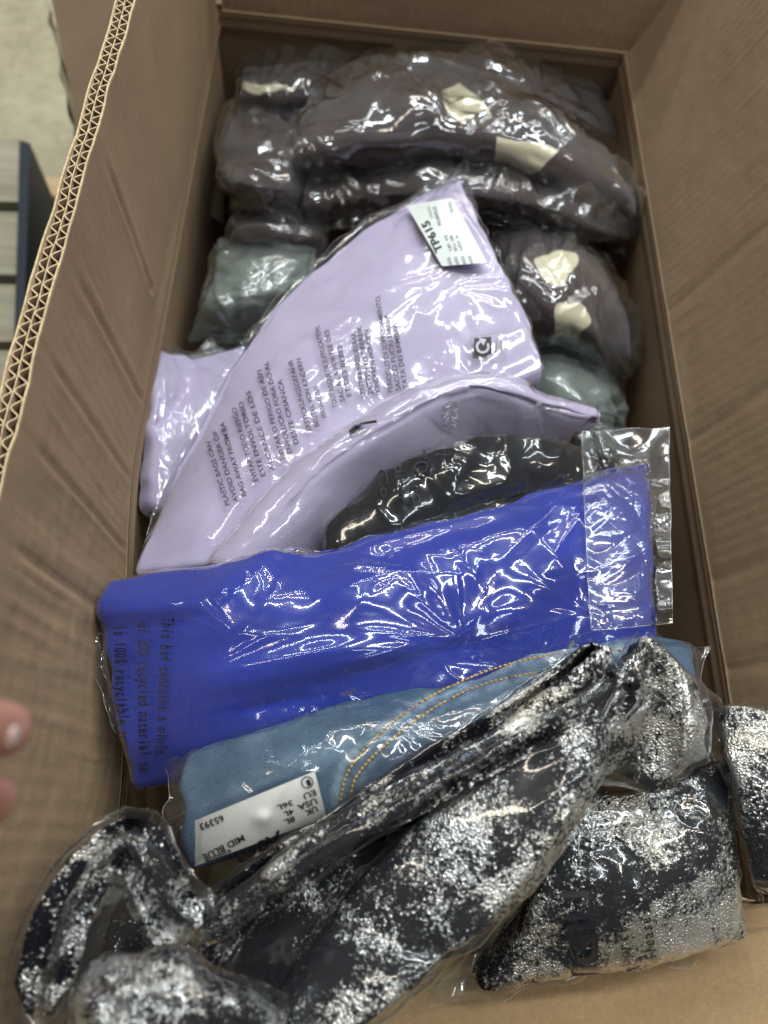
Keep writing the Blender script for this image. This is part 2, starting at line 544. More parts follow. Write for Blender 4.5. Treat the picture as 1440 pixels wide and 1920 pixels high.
def sheet(fn, nu, nv, u1, v1, name, mat, parent, thick=0.0010, edge_mat=None, axis_n=None):
    """thin solid paper sheet from fn(u,v)->P grid, u along length (m), v along height (m)"""
    U, V = np.linspace(0, u1, nu), np.linspace(0, v1, nv)
    uu, vv = np.meshgrid(U, V)
    P = fn(uu, vv)
    n = np.cross(np.gradient(P, axis=1), np.gradient(P, axis=0))
    n /= np.linalg.norm(n, axis=-1)[..., None] + 1e-12
    if axis_n is not None and (n @ np.array(axis_n)).mean() < 0:
        n = -n
    A, B = P, P - n * thick
    k = nu * nv
    f = [grid_faces(nv, nu), grid_faces(nv, nu, k, True)]
    i = np.arange(k).reshape(nv, nu)
    for e in (i[0], i[-1], i[:, 0], i[:, -1]):
        f.append(np.stack([e[:-1], e[1:], e[1:] + k, e[:-1] + k], -1))
    nmain = len(f[0]) + len(f[1])
    F = np.concatenate(f)
    o = mesh_obj(name, np.concatenate([A.reshape(-1, 3), B.reshape(-1, 3)]), F, [mat, edge_mat or mat], parent, smooth=False)
    mi = np.zeros(len(F), np.int32)
    mi[nmain:] = 1
    o.data.polygons.foreach_set('material_index', mi)
    sm = np.ones(len(F), bool)
    sm[nmain:] = False
    o.data.polygons.foreach_set('use_smooth', sm)
    return o


def bow(u):
    """the left side bulges inwards towards the near end"""
    return 0.030 * sstep(0.46, 0.74, u)


def flute_relief(u, v, seed, crush):
    """washboard of the flutes showing through the liner, crushed ribs, diagonal creases"""
    P = np.stack([u * 1.0, v * 1.0, np.zeros_like(u)], -1)
    r = 0.00014 * np.sin(2 * np.pi * u / 0.0086 + 0.15 * perlin(P * 12, seed))
    r = r * (0.6 + 0.8 * np.clip(perlin(P * np.array([8, 14, 1]), seed + 1) + 0.4, 0, 1.4))
    r += 0.0014 * perlin(P * np.array([7, 9, 1]), seed + 2)
    # crushed ribs run straight along the flutes, each fading in and out along its length
    rib = perlin(np.stack([u * 62 + 0.12 * perlin(P * 12, seed + 5), v * 2.0, np.zeros_like(u)], -1), seed + 3)
    mod = np.clip(0.5 + 1.4 * perlin(P * np.array([9, 11, 1]), seed + 6), 0, 1.6)
    r += crush * 0.0011 * (np.exp(-np.abs(rib) / 0.07) - 0.25) * mod
    r += crush * 0.0003 * perlin(np.stack([u * 70, v * 120, np.zeros_like(u)], -1), seed + 4)
    return r


# left flap (upright, cut edge on top shows the two waves of the double wall)
DIAG = [((0.452, 0.165), (0.436, 0.0)), ((0.372, 0.165), (0.36, 0.03)), ((0.505, 0.165), (0.498, 0.0)), ((0.55, 0.165), (0.548, 0.0)), ((0.60, 0.165), (0.597, 0.0))]


def left_fn(off, fine=True):
    def fn(u, v):
        x = XL - off + (0.002 * np.sin(u * 7) + 0.0012 * perlin(np.stack([u * 24, 0 * u, 0 * u], -1), 8)) * v / FLAP
        r = 0
        if fine:
            cr = 0.2 + 1.0 * sstep(0.44, 0.58, u)
            r = flute_relief(u, v, 2, cr)
            q = np.stack([u, v], -1)
            for a, b in DIAG:
                d, s, f = polyline_dist(q, [a, b])
                r = r - 0.0016 * np.exp(-d / 0.0022) + 0.0009 * np.exp(-((d - 0.005) / 0.004) ** 2)
            r = r * sstep(0.0, 0.012, v) * (0.12 + 0.88 * sstep(0.012, 0.036, FLAP - v))
        top = 0.0018 * perlin(np.stack([u * 55, np.full_like(u, off * 300), np.zeros_like(u)], -1), 4) * (v / FLAP) ** 8
        return np.stack([x + r + bow(u) * (1 - 0.8 * v / FLAP), YB - 0.004 - u, v + top], -1)
    return fn


LEN = -YFL - 0.008
lf = sheet(left_fn(0), 380, 90, LEN, FLAP, 'flap', M['kraft'], carton, edge_mat=M['cut'], axis_n=(1, 0, 0))
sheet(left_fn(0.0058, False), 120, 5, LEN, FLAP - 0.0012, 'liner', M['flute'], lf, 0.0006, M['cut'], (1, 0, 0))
sheet(left_fn(TH, False), 120, 5, LEN, FLAP, 'liner', M['kraft'], lf, 0.0010, M['cut'], (1, 0, 0))


def flute(a, b, per, ph, seed):
    def fn(u, v):
        v = v + FLAP - 0.026
        w = 0.5 + 0.5 * np.sin(2 * np.pi * u / per + ph + 1.6 * perlin(np.stack([u * 14, u * 0, u * 0], -1), seed))
        w = 0.5 + (w - 0.5) * (0.86 + 0.2 * perlin(np.stack([u * 40, u * 0, u * 0], -1), seed + 5))
        w = np.clip((w - 0.5) * 1.12 + 0.5, 0, 1)
        off = a + (b - a) * w
        x = XL - off + (0.002 * np.sin(u * 7) + 0.0012 * perlin(np.stack([u * 24, 0 * u, 0 * u], -1), 8)) * v / FLAP
        return np.stack([x + bow(u) * (1 - 0.8 * v / FLAP), YB - 0.004 - u, v - 0.0004 * (v / FLAP)], -1)
    return fn


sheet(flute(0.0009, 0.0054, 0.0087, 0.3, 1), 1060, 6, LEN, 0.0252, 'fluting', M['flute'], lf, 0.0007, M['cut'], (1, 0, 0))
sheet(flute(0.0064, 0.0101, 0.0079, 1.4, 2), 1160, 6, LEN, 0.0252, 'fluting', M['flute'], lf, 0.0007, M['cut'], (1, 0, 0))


def lean_flap(name, A, B, out, ang, length, seed, crush, inset=0.004, mat='kraft', diag=()):
    """flap hinged on the rim from A to B, leaning outwards (direction out) by ang from upright"""
    A, B, out = np.array(A, float), np.array(B, float), np.array(out, float)
    L = np.linalg.norm(B - A) - 2 * inset
    t = (B - A) / np.linalg.norm(B - A)
    up = math.cos(ang) * np.array([0, 0, 1]) + math.sin(ang) * out
    nrm = -math.cos(ang) * out + math.sin(ang) * np.array([0, 0, 1])

    def fn(u, v):
        r = flute_relief(u, v, seed, crush) * sstep(0, 0.012, v)
        q = np.stack([u, v], -1)
        for a, b in diag:
            d, s, f = polyline_dist(q, [a, b])
            r = r - 0.0016 * np.exp(-d / 0.004)
        return A + t * (u[..., None] + inset) + up * v[..., None] + nrm * r[..., None]

    def fn2(u, v):
        return A + t * (u[..., None] + inset) + up * (v[..., None] + 0.002) - nrm * TH
    o = sheet(fn, int(L / 0.0022), int(length / 0.0022), L, length, name, M[mat], carton, edge_mat=M['cut'], axis_n=nrm)
    sheet(fn2, 40, 6, L, length, 'liner', M['kraft'], o, edge_mat=M['cut'], axis_n=nrm)
    return o


lean_flap('flap', (XR, YF, 0), (XR, YB, 0), (1, 0, 0), math.radians(19), FLAP, 11, 0.55, diag=[((0.30, 0.0), (0.31, 0.165)), ((0.42, 0.0), (0.43, 0.165)), ((0.19, 0.0), (0.195, 0.165)), ((0.13, 0.0), (0.132, 0.165))])
lean_flap('flap', (XR + 0.03, YB, 0), (XL, YB, 0), (0, 1, 0), math.radians(10), FLAP, 17, 0.3)
lean_flap('flap', (XL, YFL, 0), (XR + 0.025, YF + 0.003, 0), (0, -1, 0), math.radians(93), FLAP, 23, 0.10, mat='kraft_flap')


def wall(A, B, inward, seed, bowed=False):
    A, B, inw = np.array(A, float), np.array(B, float), np.array(inward, float)
    L = np.linalg.norm(B - A)
    t = (B - A) / L

    def fn(u, v):
        z = -v
        bead = -0.0004 + 0.0014 * np.exp(-((z + 0.0035) / 0.0022) ** 2) + 0.0013 * np.exp(-((z + 0.014) / 0.0022) ** 2) - 0.0030 * sstep(0.014, 0.03, v) - 0.012 * sstep(0.0, 0.2, v) * np.sin(np.pi * np.clip(u / L, 0, 1))
        r = flute_relief(u, v, seed, 0.25) * sstep(0.012, 0.03, v) + bead
        if bowed:
            r = r + bow(L - u)
        return A + t * u[..., None] + inw * r[..., None] + np.stack([0 * u, 0 * u, z], -1)
    o = sheet(fn, int(L / 0.004), 190, L, -FLOOR - 0.004, 'wall', M['kraft'], carton, axis_n=inw)

    def fn2(u, v):
        return A + t * u[..., None] - inw * (TH + 0.012 * sstep(0.0, 0.2, v) * np.sin(np.pi * np.clip(u / L, 0, 1)))[..., None] + np.stack([0 * u, 0 * u, -v], -1)
    sheet(fn2, 30, 20, L, -FLOOR - 0.004, 'liner', M['kraft'], o, axis_n=inw)


wall((XL, YFL, 0), (XL, YB, 0), (1, 0, 0), 31, True)
wall((XR, YB, 0), (XR, YF, 0), (-1, 0, 0), 32)
wall((XL - 0.014, YB, 0), (XR + 0.014, YB, 0), (0, -1, 0), 33)
wall((XR + 0.014, YF, 0), (XL - 0.014, YFL, 0), (0, 1, 0), 34)
box_mesh('base', (XL, YF, FLOOR + 0.004), (XR, YB, FLOOR + 0.012), M['kraft'], carton)

# ------------------------------------------------------------------ garments and bags


def make_disp(folds=(), amp=0.002, freq=14.0, seed=0):
    def f(px, P):
        d = amp * perlin(P * freq, seed) + 0.45 * amp * perlin(P * freq * 2.4, seed + 1)
        for kind, pl, w, a in folds:
            dist, side, fr = polyline_dist(px, smooth_line(pl, 24))
            if kind == 'ridge':
                d = d + a * np.exp(-(dist / w) ** 2) * np.clip(np.sin(np.pi * np.clip(fr, 0.04, 0.96)) * 2, 0, 1)
            elif kind == 'cut':
                d = d - a * np.exp(-dist / w) * np.clip(np.sin(np.pi * np.clip(fr, 0.03, 0.97)) * 2, 0, 1)
            elif kind == 'valley':
                d = d - a * np.exp(-dist / w)
            elif kind == 'step':
                d = d + a * (1 / (1 + np.exp(-side * dist / w)) - 0.5)
        return d
    return f


def resize(F, mv, mu):
    """bilinear resize of a grid field"""
    nv, nu = F.shape[:2]
    y, x = np.linspace(0, nv - 1, mv), np.linspace(0, nu - 1, mu)
    i, j = np.minimum(y.astype(int), nv - 2), np.minimum(x.astype(int), nu - 2)
    fy, fx = y - i, x - j
    if F.ndim == 3:
        fy, fx = fy[:, None, None], fx[None, :, None]
    else:
        fy, fx = fy[:, None], fx[None, :]
    a, b = F[np.ix_(i, j)], F[np.ix_(i, j + 1)]
    c, d = F[np.ix_(i + 1, j)], F[np.ix_(i + 1, j + 1)]
    return (a * (1 - fx) + b * fx) * (1 - fy) + (c * (1 - fx) + d * fx) * fy


def _pairs(P, A, B, L, k):
    d = P[B] - P[A]
    ln = np.sqrt(np.einsum('ijk,ijk->ij', d, d)) + 1e-9
    d *= (0.5 * k * (1 - L / ln))[..., None]
    P[A] += d
    P[B] -= d


def relax(base, n, off0, ex, ey, lb, ub, anchor, steps, g, bend, seed, jitter=0.0004, tang=0.03):
    """let a sheet with a little too much material buckle over what it covers (position based);
    steps: (stride, iterations, share of the slack, bending); returns the displacement field on the full grid"""
    nv, nu = base.shape[:2]
    D = None
    rng = np.random.RandomState(seed)
    sl = slice(None)
    for stride, iters, fac, bnd in steps:
        mv, mu = max(5, nv // stride), max(5, nu // stride)
        b, nn = resize(base, mv, mu), resize(n, mv, mu)
        nn /= np.linalg.norm(nn, axis=-1)[..., None] + 1e-12
        l, u_, an = resize(lb, mv, mu), resize(ub, mv, mu), resize(anchor, mv, mu)[..., None]
        o0 = resize(off0, mv, mu)
        tgt = b + nn * o0[..., None]
        if D is None:
            P = tgt + nn * (rng.normal(0, jitter, (mv, mu)))[..., None]
        else:
            D = resize(D, mv, mu)
            P = b + D 
        e, e2 = resize(ex, mv, mu) * fac, resize(ey, mv, mu) * fac
        Lu = np.linalg.norm(tgt[:, 1:] - tgt[:, :-1], axis=-1) * (1 + (e[:, 1:] + e[:, :-1]) / 2)
        Lv = np.linalg.norm(tgt[1:] - tgt[:-1], axis=-1) * (1 + (e2[1:] + e2[:-1]) / 2)
        ec = 1 + (e[1:, 1:] + e2[:-1, :-1]) / 2
        L1 = np.linalg.norm(tgt[1:, 1:] - tgt[:-1, :-1], axis=-1) * ec
        L2 = np.linalg.norm(tgt[1:, :-1] - tgt[:-1, 1:], axis=-1) * ec
        sets = []
        for o in (0, 1):
            k = (mu - o) // 2
            A, B = slice(o, o + 2 * k, 2), slice(o + 1, o + 2 * k, 2)
            sets.append(((sl, A), (sl, B), Lu[:, A][:, :k]))
            k = (mv - o) // 2
            A, B = slice(o, o + 2 * k, 2), slice(o + 1, o + 2 * k, 2)
            sets.append(((A, sl), (B, sl), Lv[A][:k]))
        for o in (0, 1):
            k = (mv - o) // 2
            A, B = slice(o, o + 2 * k, 2), slice(o + 1, o + 2 * k, 2)
            sets.append(((A, slice(0, -1)), (B, slice(1, None)), L1[A][:k]))
            sets.append(((A, slice(1, None)), (B, slice(0, -1)), L2[A][:k]))
        for it in range(iters):
            P -= nn * g
            for A, B, L in sets:
                _pairs(P, A, B, L, 0.7 if A[0] == sl or A[1] == sl else 0.65)
            if bnd:
                q = P[1:-1, 1:-1]
                q += bnd * bend * ((P[:-2, 1:-1] + P[2:, 1:-1] + P[1:-1, :-2] + P[1:-1, 2:]) / 4 - q)
            o = np.einsum('ijk,ijk->ij', P - b, nn)
            P += nn * (np.clip(l - o, 0, None) - np.clip(o - u_, 0, None))[..., None]
            P += an * (tgt - P)
            d = P - b
            d -= nn * np.einsum('ijk,ijk->ij', d, nn)[..., None]
            P -= tang * d
        D = P - b
    return resize(D, nv, nu)


FILM_STEPS = [(13, 400, 1.0, 1), (6, 80, .8, 3), (2, 30, .5, 8), (1, 10, .2, 12)]


class Pack:
    """one garment in its plastic bag: control grid rows of (px, py, z); rows run far to near"""

    def __init__(self, name, label, cat, rows, t, group=None, root=None):
        self.C = ctrl_pts(rows)
        self.t = t
        self.lu, self.lv = dims(self.C)
        c = self.C.reshape(-1, 3).mean(0)
        self.root = root or thing(name, label, cat, (c[0], c[1], c[2] - t), group)
        self.disp = make_disp()
        self.tops = {}

    def garment(self, name, mat, folds=(), amp=0.002, freq=14.0, seed=0, res=0.002, r=None, attr=None, label=None, rf=None, slack=0.022, gres=0.0035):
        C, t = self.C, self.t
        folds = list(folds)
        if rf:
            rr = np.random.RandomState(seed + 500)
            for k in range(rf[0]):
                c0 = proj(surf(C, np.array([rr.uniform(.05, .95)]), np.array([rr.uniform(.05, .95)]))[0, 0])
                a0, L0 = rf[1] + rr.normal(0, .35), rr.uniform(40, 120)
                dv = np.array([math.cos(a0), math.sin(a0)]) * L0
                nv_ = np.array([-dv[1], dv[0]]) * rr.uniform(-.25, .25)
                folds.append((rr.choice(['cut', 'ridge']), [tuple(c0 - dv), tuple(c0 + nv_), tuple(c0 + dv)], rr.uniform(9, 22), rf[2] * rr.uniform(.5, 1.2)))
        self.disp = make_disp(folds, amp, freq, seed)
        r = r or min(t * 0.5, 0.009)
        self.r = r
        nu, nv = max(8, int(self.lu / res)), max(8, int(self.lv / res))

        # cloth with a little slack buckles into soft folds
        gu, gv = max(12, int(self.lu / gres)), max(12, int(self.lv / gres))
        bg = surf(C, np.linspace(0, 1, gu), np.linspace(0, 1, gv))
        ng = normals(bg)
        o0 = self.disp(proj(bg), bg)
        exf = slack * np.clip(0.7 + 1.3 * perlin(bg * 16, seed + 61), 0, 2.2)
        one = np.ones((gv, gu))
        exg = slack * np.clip(0.7 + 1.3 * perlin(bg * 16, seed + 62), 0, 2.2)
        D = relax(bg, ng, o0, exf, exg, -0.014 * one, 0.012 * one, 0.003 * one, [(6, 250, 1.0, 1), (3, 60, .8, 2), (1, 20, .5, 4)], 0.0, 0.04, seed, 0.002) if slack else ng * o0[..., None]
        self.D = D

        def build(nu, nv, top):
            U, V = np.meshgrid(np.linspace(0, 1, nu), np.linspace(0, 1, nv))
            base = surf(C, U[0], V[:, 0])
            n = normals(base)
            ue = np.minimum(U, 1 - U) * self.lu
            ve = np.minimum(V, 1 - V) * self.lv
            dx, dy = np.clip(r - ue, 0, None), np.clip(r - ve, 0, None)
            d = np.clip(np.hypot(dx, dy) / r, 0, 1)
            h = np.clip(1 - d ** 2.6, 0, 1) ** (1 / 2.2)
            over = np.clip(np.hypot(dx, dy) - r, 0, None)
            cen = C.reshape(-1, 3).mean(0)
            dirc = cen - base
            dirc /= np.linalg.norm(dirc, axis=-1)[..., None] + 1e-9
            wob = np.exp(-np.minimum(ue, ve) / 0.02)[..., None] * (0.0035 * perlin(base * 34, seed + 71) + 0.002 * perlin(base * 80, seed + 72))[..., None]
            base = base + dirc * over[..., None] + dirc * wob
            Df = resize(D, nv, nu)
            if top:
                P = base + Df * (0.45 + 0.55 * h)[..., None] - n * (t / 2 * (1 - h))[..., None]
            else:
                P = base + Df * 0.3 - n * (t / 2 * (1 + h))[..., None]
            return P, proj(base), U, V, h
        P, px, U, V, h = build(nu, nv, True)
        Q, _, Ub, Vb, _ = build(max(6, nu // 3), max(6, nv // 3), False)
        F = np.concatenate([grid_faces(*P.shape[:2]), grid_faces(Q.shape[0], Q.shape[1], P.shape[0] * P.shape[1], True)])
        verts = np.concatenate([P.reshape(-1, 3), Q.reshape(-1, 3)])
        uv = np.concatenate([np.stack([U * self.lu, V * self.lv], -1).reshape(-1, 2), np.stack([Ub * self.lu, Vb * self.lv], -1).reshape(-1, 2)])
        at_ = None
        if attr:
            at_ = {k: np.concatenate([fn(px, P).ravel(), np.zeros(Q.shape[0] * Q.shape[1])]) for k, fn in attr.items()}
        o = mesh_obj(name, verts, F, mat, self.root, uv=uv, attrs=at_)
        if label:
            o['label'] = label
        self.g = o
        self.tops['garment'] = (P, px)
        return o

    def film(self, mat, margin=(0.02, 0.02, 0.02, 0.02), gap=0.002, res=0.0016, creases=(), nrand=60, ang=None, spread=1.2,
             amp=0.0012, bill=0.0022, bfreq=22.0, seed=0, droop=None, edge=True, name='plastic_bag', slack=0.012, crump=1.0, lens=(70, 320), fans=1.0, fanamp=1.0, curl=0.0, pinch=()):
        C, t = self.C, self.t
        ml, mr, mt, mb = margin
        nu, nv = int((self.lu + ml + mr) / res), int((self.lv + mt + mb) / res)
        u = np.linspace(-ml / self.lu, 1 + mr / self.lu, nu)
        v = np.linspace(-mt / self.lv, 1 + mb / self.lv, nv)
        U, V = np.meshgrid(u, v)
        base = surf(C, u, v)
        n = normals(base)
        px = proj(base)
        rng = np.random.RandomState(seed + 100)
        out = np.maximum(np.maximum(-U, U - 1) * self.lu, np.maximum(-V, V - 1) * self.lv)
        inside = 1 - sstep(-0.006, 0.012, out)
        # ragged outline
        rag = perlin(base * 38, seed + 9)[..., None] * 0.012 * sstep(0.0, 0.02, out)[..., None]
        cen = C.reshape(-1, 3).mean(0)
        dc = base - cen
        dc /= np.linalg.norm(dc, axis=-1)[..., None] + 1e-9
        # height of the cloth below, continued outside its outline
        gD = self.D
        gh = np.einsum('ijk,ijk->ij', gD, normals(surf(C, np.linspace(0, 1, gD.shape[1]), np.linspace(0, 1, gD.shape[0]))))
        yi = np.clip(V[:, 0], 0, 1) * (gh.shape[0] - 1)
        xi = np.clip(U[0], 0, 1) * (gh.shape[1] - 1)
        gd = gh[np.ix_(np.round(yi).astype(int), np.round(xi).astype(int))]
        for ax in (0, 1):
            gd = (np.roll(gd, 1, axis=ax) + gd + np.roll(gd, -1, axis=ax)) / 3
        # and follows the rounded rim of the folded cloth
        rr_ = self.r
        ddx = np.clip(rr_ - np.minimum(U, 1 - U) * self.lu, 0, None)
        ddy = np.clip(rr_ - np.minimum(V, 1 - V) * self.lv, 0, None)
        hyp = np.clip(np.hypot(ddx, ddy) / rr_, 0, 1)
        rim = 1 - np.sqrt(np.clip(1 - hyp * hyp, 0, 1))
        c = np.zeros_like(gd)
        ca = rng.uniform(0, np.pi) if ang is None else ang
        R2 = np.array([[math.cos(ca), math.sin(ca)], [-math.sin(ca), math.cos(ca)]])
        lp = (px @ R2.T) / 2600.0
        q = np.stack([lp[..., 0] * 0.55, lp[..., 1], base[..., 2]], -1)
        warp = 0.25 * perlin(q * 30, seed + 21)
        c += bill * (1.0 - np.abs(perlin(q * bfreq + warp[..., None], seed)) * 2.2)
        c += crump * bill * 0.22 * np.abs(perlin(q * bfreq * 2.0 + warp[..., None], seed + 3)) * 1.6
        c += crump * bill * 0.08 * np.abs(perlin(q * bfreq * 5.0, seed + 4)) * 1.6
        x0, x1, y0, y1 = px[..., 0].min(), px[..., 0].max(), px[..., 1].min(), px[..., 1].max()
        allc = list(creases)
        c0 = c.copy()
        for k in range(nrand):
            iu, iv = rng.randint(nu), rng.randint(nv)
            cx, cy = px[iv, iu]
            a = ca + rng.normal(0, spread * 0.5)
            L = rng.uniform(*lens) * 0.5
            dx, dy = math.cos(a) * L, math.sin(a) * L
            allc.append((cx - dx, cy - dy, cx + dx, cy + dy, amp * rng.uniform(0.35, 1.2) * rng.choice([1, 1, 1, -0.6]), rng.uniform(6, 15)))
        for (ax, ay, bx, by, a, w) in allc:
            A, B = np.array([ax, ay]), np.array([bx, by])
            d = B - A
            Ld = np.hypot(*d) + 1e-6
            rel = px - A
            s = (rel @ d) / Ld**2
            sel = (s > -0.05) & (s < 1.05)
            e = np.abs(rel[..., 0] * d[1] - rel[..., 1] * d[0]) / Ld
            sel &= e < w * 7
            ss, ee = s[sel], e[sel]
            win = np.clip(np.sin(np.pi * np.clip(ss, 0, 1)), 0, 1) ** 0.7
            ww = w * (0.55 + 0.9 * ss)
            c[sel] += a * np.exp(-ee / ww) * win
        under = gd * inside - 0.47 * t * rim * 0.92 - 0.0015 * sstep(0.0, 0.01, out)
        fan = np.zeros_like(c)
        mpp = self.lu / np.linalg.norm(np.diff(px[nv // 2], axis=0), axis=1).sum() * (1 + (ml + mr) / self.lu)   # metres per photograph pixel here
        ksc = 0.00038 / mpp
        n_fan = int(fans * (px[..., 0].max() - px[..., 0].min()) * (px[..., 1].max() - px[..., 1].min()) / (120.0 * ksc) ** 2 * 0.6) + 4
        apex = [px[rng.randint(nv), rng.randint(nu)] for _ in range(n_fan)] + [np.array(a_) for a_ in pinch]
        for k_, ap in enumerate(apex):
            d2 = px - ap
            rad = np.hypot(d2[..., 0], d2[..., 1])
            Rf = (rng.uniform(80, 220) if k_ < n_fan else 170.0) * ksc
            sel = rad < Rf
            if not sel.any():
                continue
            th = np.arctan2(d2[..., 1], d2[..., 0])[sel]
            rs = rad[sel]
            th0, span = rng.uniform(-np.pi, np.pi), rng.uniform(0.7, 1.9)
            dth = np.abs((th - th0 + np.pi) % (2 * np.pi) - np.pi)
            wth = np.clip(1.3 * (1 - dth / span), 0, 1) if k_ < n_fan else 0.12 + 0.88 * np.clip(1.5 * np.cos(th + 1.9), 0, 1)
            kk = rng.uniform(1.6, 3.2)
            z0 = np.zeros_like(th)
            rid = 1 - 2.4 * np.abs(perlin(np.stack([np.cos(th) * kk, np.sin(th) * kk, z0 + k_ * 3.1 + rs / (900.0 * ksc)], -1), seed + 31))
            prof = rs * mpp * np.clip(1.6 * (1 - rs / Rf), 0, 1) * sstep(0, 14 * ksc, rs)
            fan[sel] += rng.uniform(0.022, 0.070) * (1.0 if k_ < n_fan else 0.6) * fanamp * prof * rid * wth
        lines = 0.45 * (c - c0) + fan
        off = under + gap + 0.45 * c0 + (1 - inside) * curl * sstep(0.0, 0.03, out) + (1 - inside) * (0.009 * perlin(base * 30, seed + 5) + 0.004 * perlin(base * 75, seed + 6))
        exf = slack * np.clip(0.55 + 1.6 * perlin(base * 19, seed + 63), 0.0, 2.4) * (0.35 + 0.65 * inside)
        pull = np.clip(np.hypot(ddx, ddy) - rr_ * 1.15, 0, 0.02) * 0.6
        base2 = base + dc * rag - dc * pull[..., None]
        an = 0.0008 + 0.3 * (1 - sstep(0.0, 0.004, np.minimum(np.minimum(U - u[0], u[-1] - U) * self.lu, np.minimum(V - v[0], v[-1] - V) * self.lv)))
        lbf = np.where(inside > 0.5, under + 0.0005, under - 0.006)
        exg = slack * np.clip(0.55 + 1.6 * perlin(base * 19, seed + 64), 0.0, 2.4) * (0.35 + 0.65 * inside)
        D = relax(base2, n, off, exf, exg, lbf, under + 0.014 + 0.03 * (curl > 0), an, FILM_STEPS, 0.000003, 0.01, seed + 7, 0.004)
        P = base2 + D + n * (lines * (0.3 + 0.7 * inside))[..., None]
        if droop is not None:
            P = droop(P, px, out)
        # underside of the bag, coarser
        st = 4
        ui, vi = np.unique(np.append(np.arange(0, nu, st), nu - 1)), np.unique(np.append(np.arange(0, nv, st), nv - 1))
        Bp = P[np.ix_(vi, ui)] - n[np.ix_(vi, ui)] * ((t + 2 * gap) * inside[np.ix_(vi, ui)] + 0.0006 + 0.003 * np.clip(c[np.ix_(vi, ui)] / 0.004, 0, 1) * (1 - inside[np.ix_(vi, ui)]))[..., None]
        F = np.concatenate([grid_faces(nv, nu), grid_faces(len(vi), len(ui), nu * nv, True)])
        o = mesh_obj(name, np.concatenate([P.reshape(-1, 3), Bp.reshape(-1, 3)]), F, mat, self.root)
        self.f = o
        self.tops['film'] = (P, px)
        if edge:
            i = np.concatenate([P[0], P[1:, -1], P[-1, -2::-1], P[-2:0:-1, 0]])
            tube('bag_seam', i[::2], 0.00014, M['film_edge'], o, closed=True, sides=4)
        return o

    # ---- flat print, labels and threads laid on a surface of the pack
    def z_on(self, pts, which='film'):
        key = 'kd_' + which
        if key not in self.tops:
            P, _ = self.tops[which]
            q = proj(P).reshape(-1, 2)
            zz = P.reshape(-1, 3)[:, 2]
            kd = kdtree.KDTree(len(q))
            for k, (x, y) in enumerate(q):
                kd.insert((x, y, 0), k)
            kd.balance()
            self.tops[key] = (kd, zz)
        kd, zz = self.tops[key]
        r = []
        for x, y in np.asarray(pts, float).reshape(-1, 2):
            nn = kd.find_n((x, y, 0), 6)
            dmin = nn[0][2]
            zs = [(zz[k], 1 / (d + 0.5)) for _, k, d in nn if d < dmin + 8]
            r.append(max(sum(z * w for z, w in zs) / sum(w for _, w in zs), zz[nn[0][1]]))
        return np.array(r)

    def carrier(self, region, pct=90, which='film'):
        """smooth cubic sheet through the film over a region; a stiff label or a print spans the small wrinkles"""
        P, _ = self.tops[which]
        q = proj(P).reshape(-1, 2)
        z = P.reshape(-1, 3)[:, 2]
        x0, y0, x1, y1 = region
        m = (q[:, 0] > x0) & (q[:, 0] < x1) & (q[:, 1] > y0) & (q[:, 1] < y1)
        nx = lambda a: (a - np.array([(x0 + x1) / 2, (y0 + y1) / 2])) / np.array([(x1 - x0) / 2, (y1 - y0) / 2])

        def basis(a):
            x, y = nx(a)[:, 0], nx(a)[:, 1]
            return np.stack([x ** i * y ** j for i in range(4) for j in range(4 - i)], -1)
        co = np.linalg.lstsq(basis(q[m]), z[m], rcond=None)[0]
        up_ = np.percentile(z[m] - basis(q[m]) @ co, pct)
        return lambda a: basis(np.asarray(a, float).reshape(-1, 2)) @ co + up_

    def lay(self, name, pts2, faces, mat, parent, lift=0.0006, which='film', carrier=None):
        pts2 = np.asarray(pts2, float).reshape(-1, 2)
        z = carrier(pts2) if carrier else self.z_on(pts2, which)
        P = at(pts2[:, 0], pts2[:, 1], z)
        d = CAM - P
        P = P + d / np.linalg.norm(d, axis=-1)[:, None] * lift
        return mesh_obj(name, P, faces, mat, parent, smooth=False)


def tube(name, pts, rad, mat, parent, closed=False, sides=6):
    pts = np.asarray(pts, float)
    n = len(pts)
    tg = np.gradient(pts, axis=0)
    tg /= np.linalg.norm(tg, axis=1)[:, None] + 1e-12
    ref = np.array([0.13, 0.21, 0.97])
    a = np.cross(tg, ref)
    a /= np.linalg.norm(a, axis=1)[:, None] + 1e-12
    b = np.cross(tg, a)
    th = np.linspace(0, 2 * np.pi, sides, endpoint=False)
    ring = pts[:, None] + rad * (np.cos(th)[None, :, None] * a[:, None] + np.sin(th)[None, :, None] * b[:, None])
    idx = np.arange(n * sides).reshape(n, sides)
    if closed:
        idx = np.concatenate([idx, idx[:1]])
    r2 = np.roll(idx, -1, axis=1)
    F = np.stack([idx[:-1], r2[:-1], r2[1:], idx[1:]], -1).reshape(-1, 4)
    return mesh_obj(name, ring.reshape(-1, 3), F, mat, parent)


_tc = {}


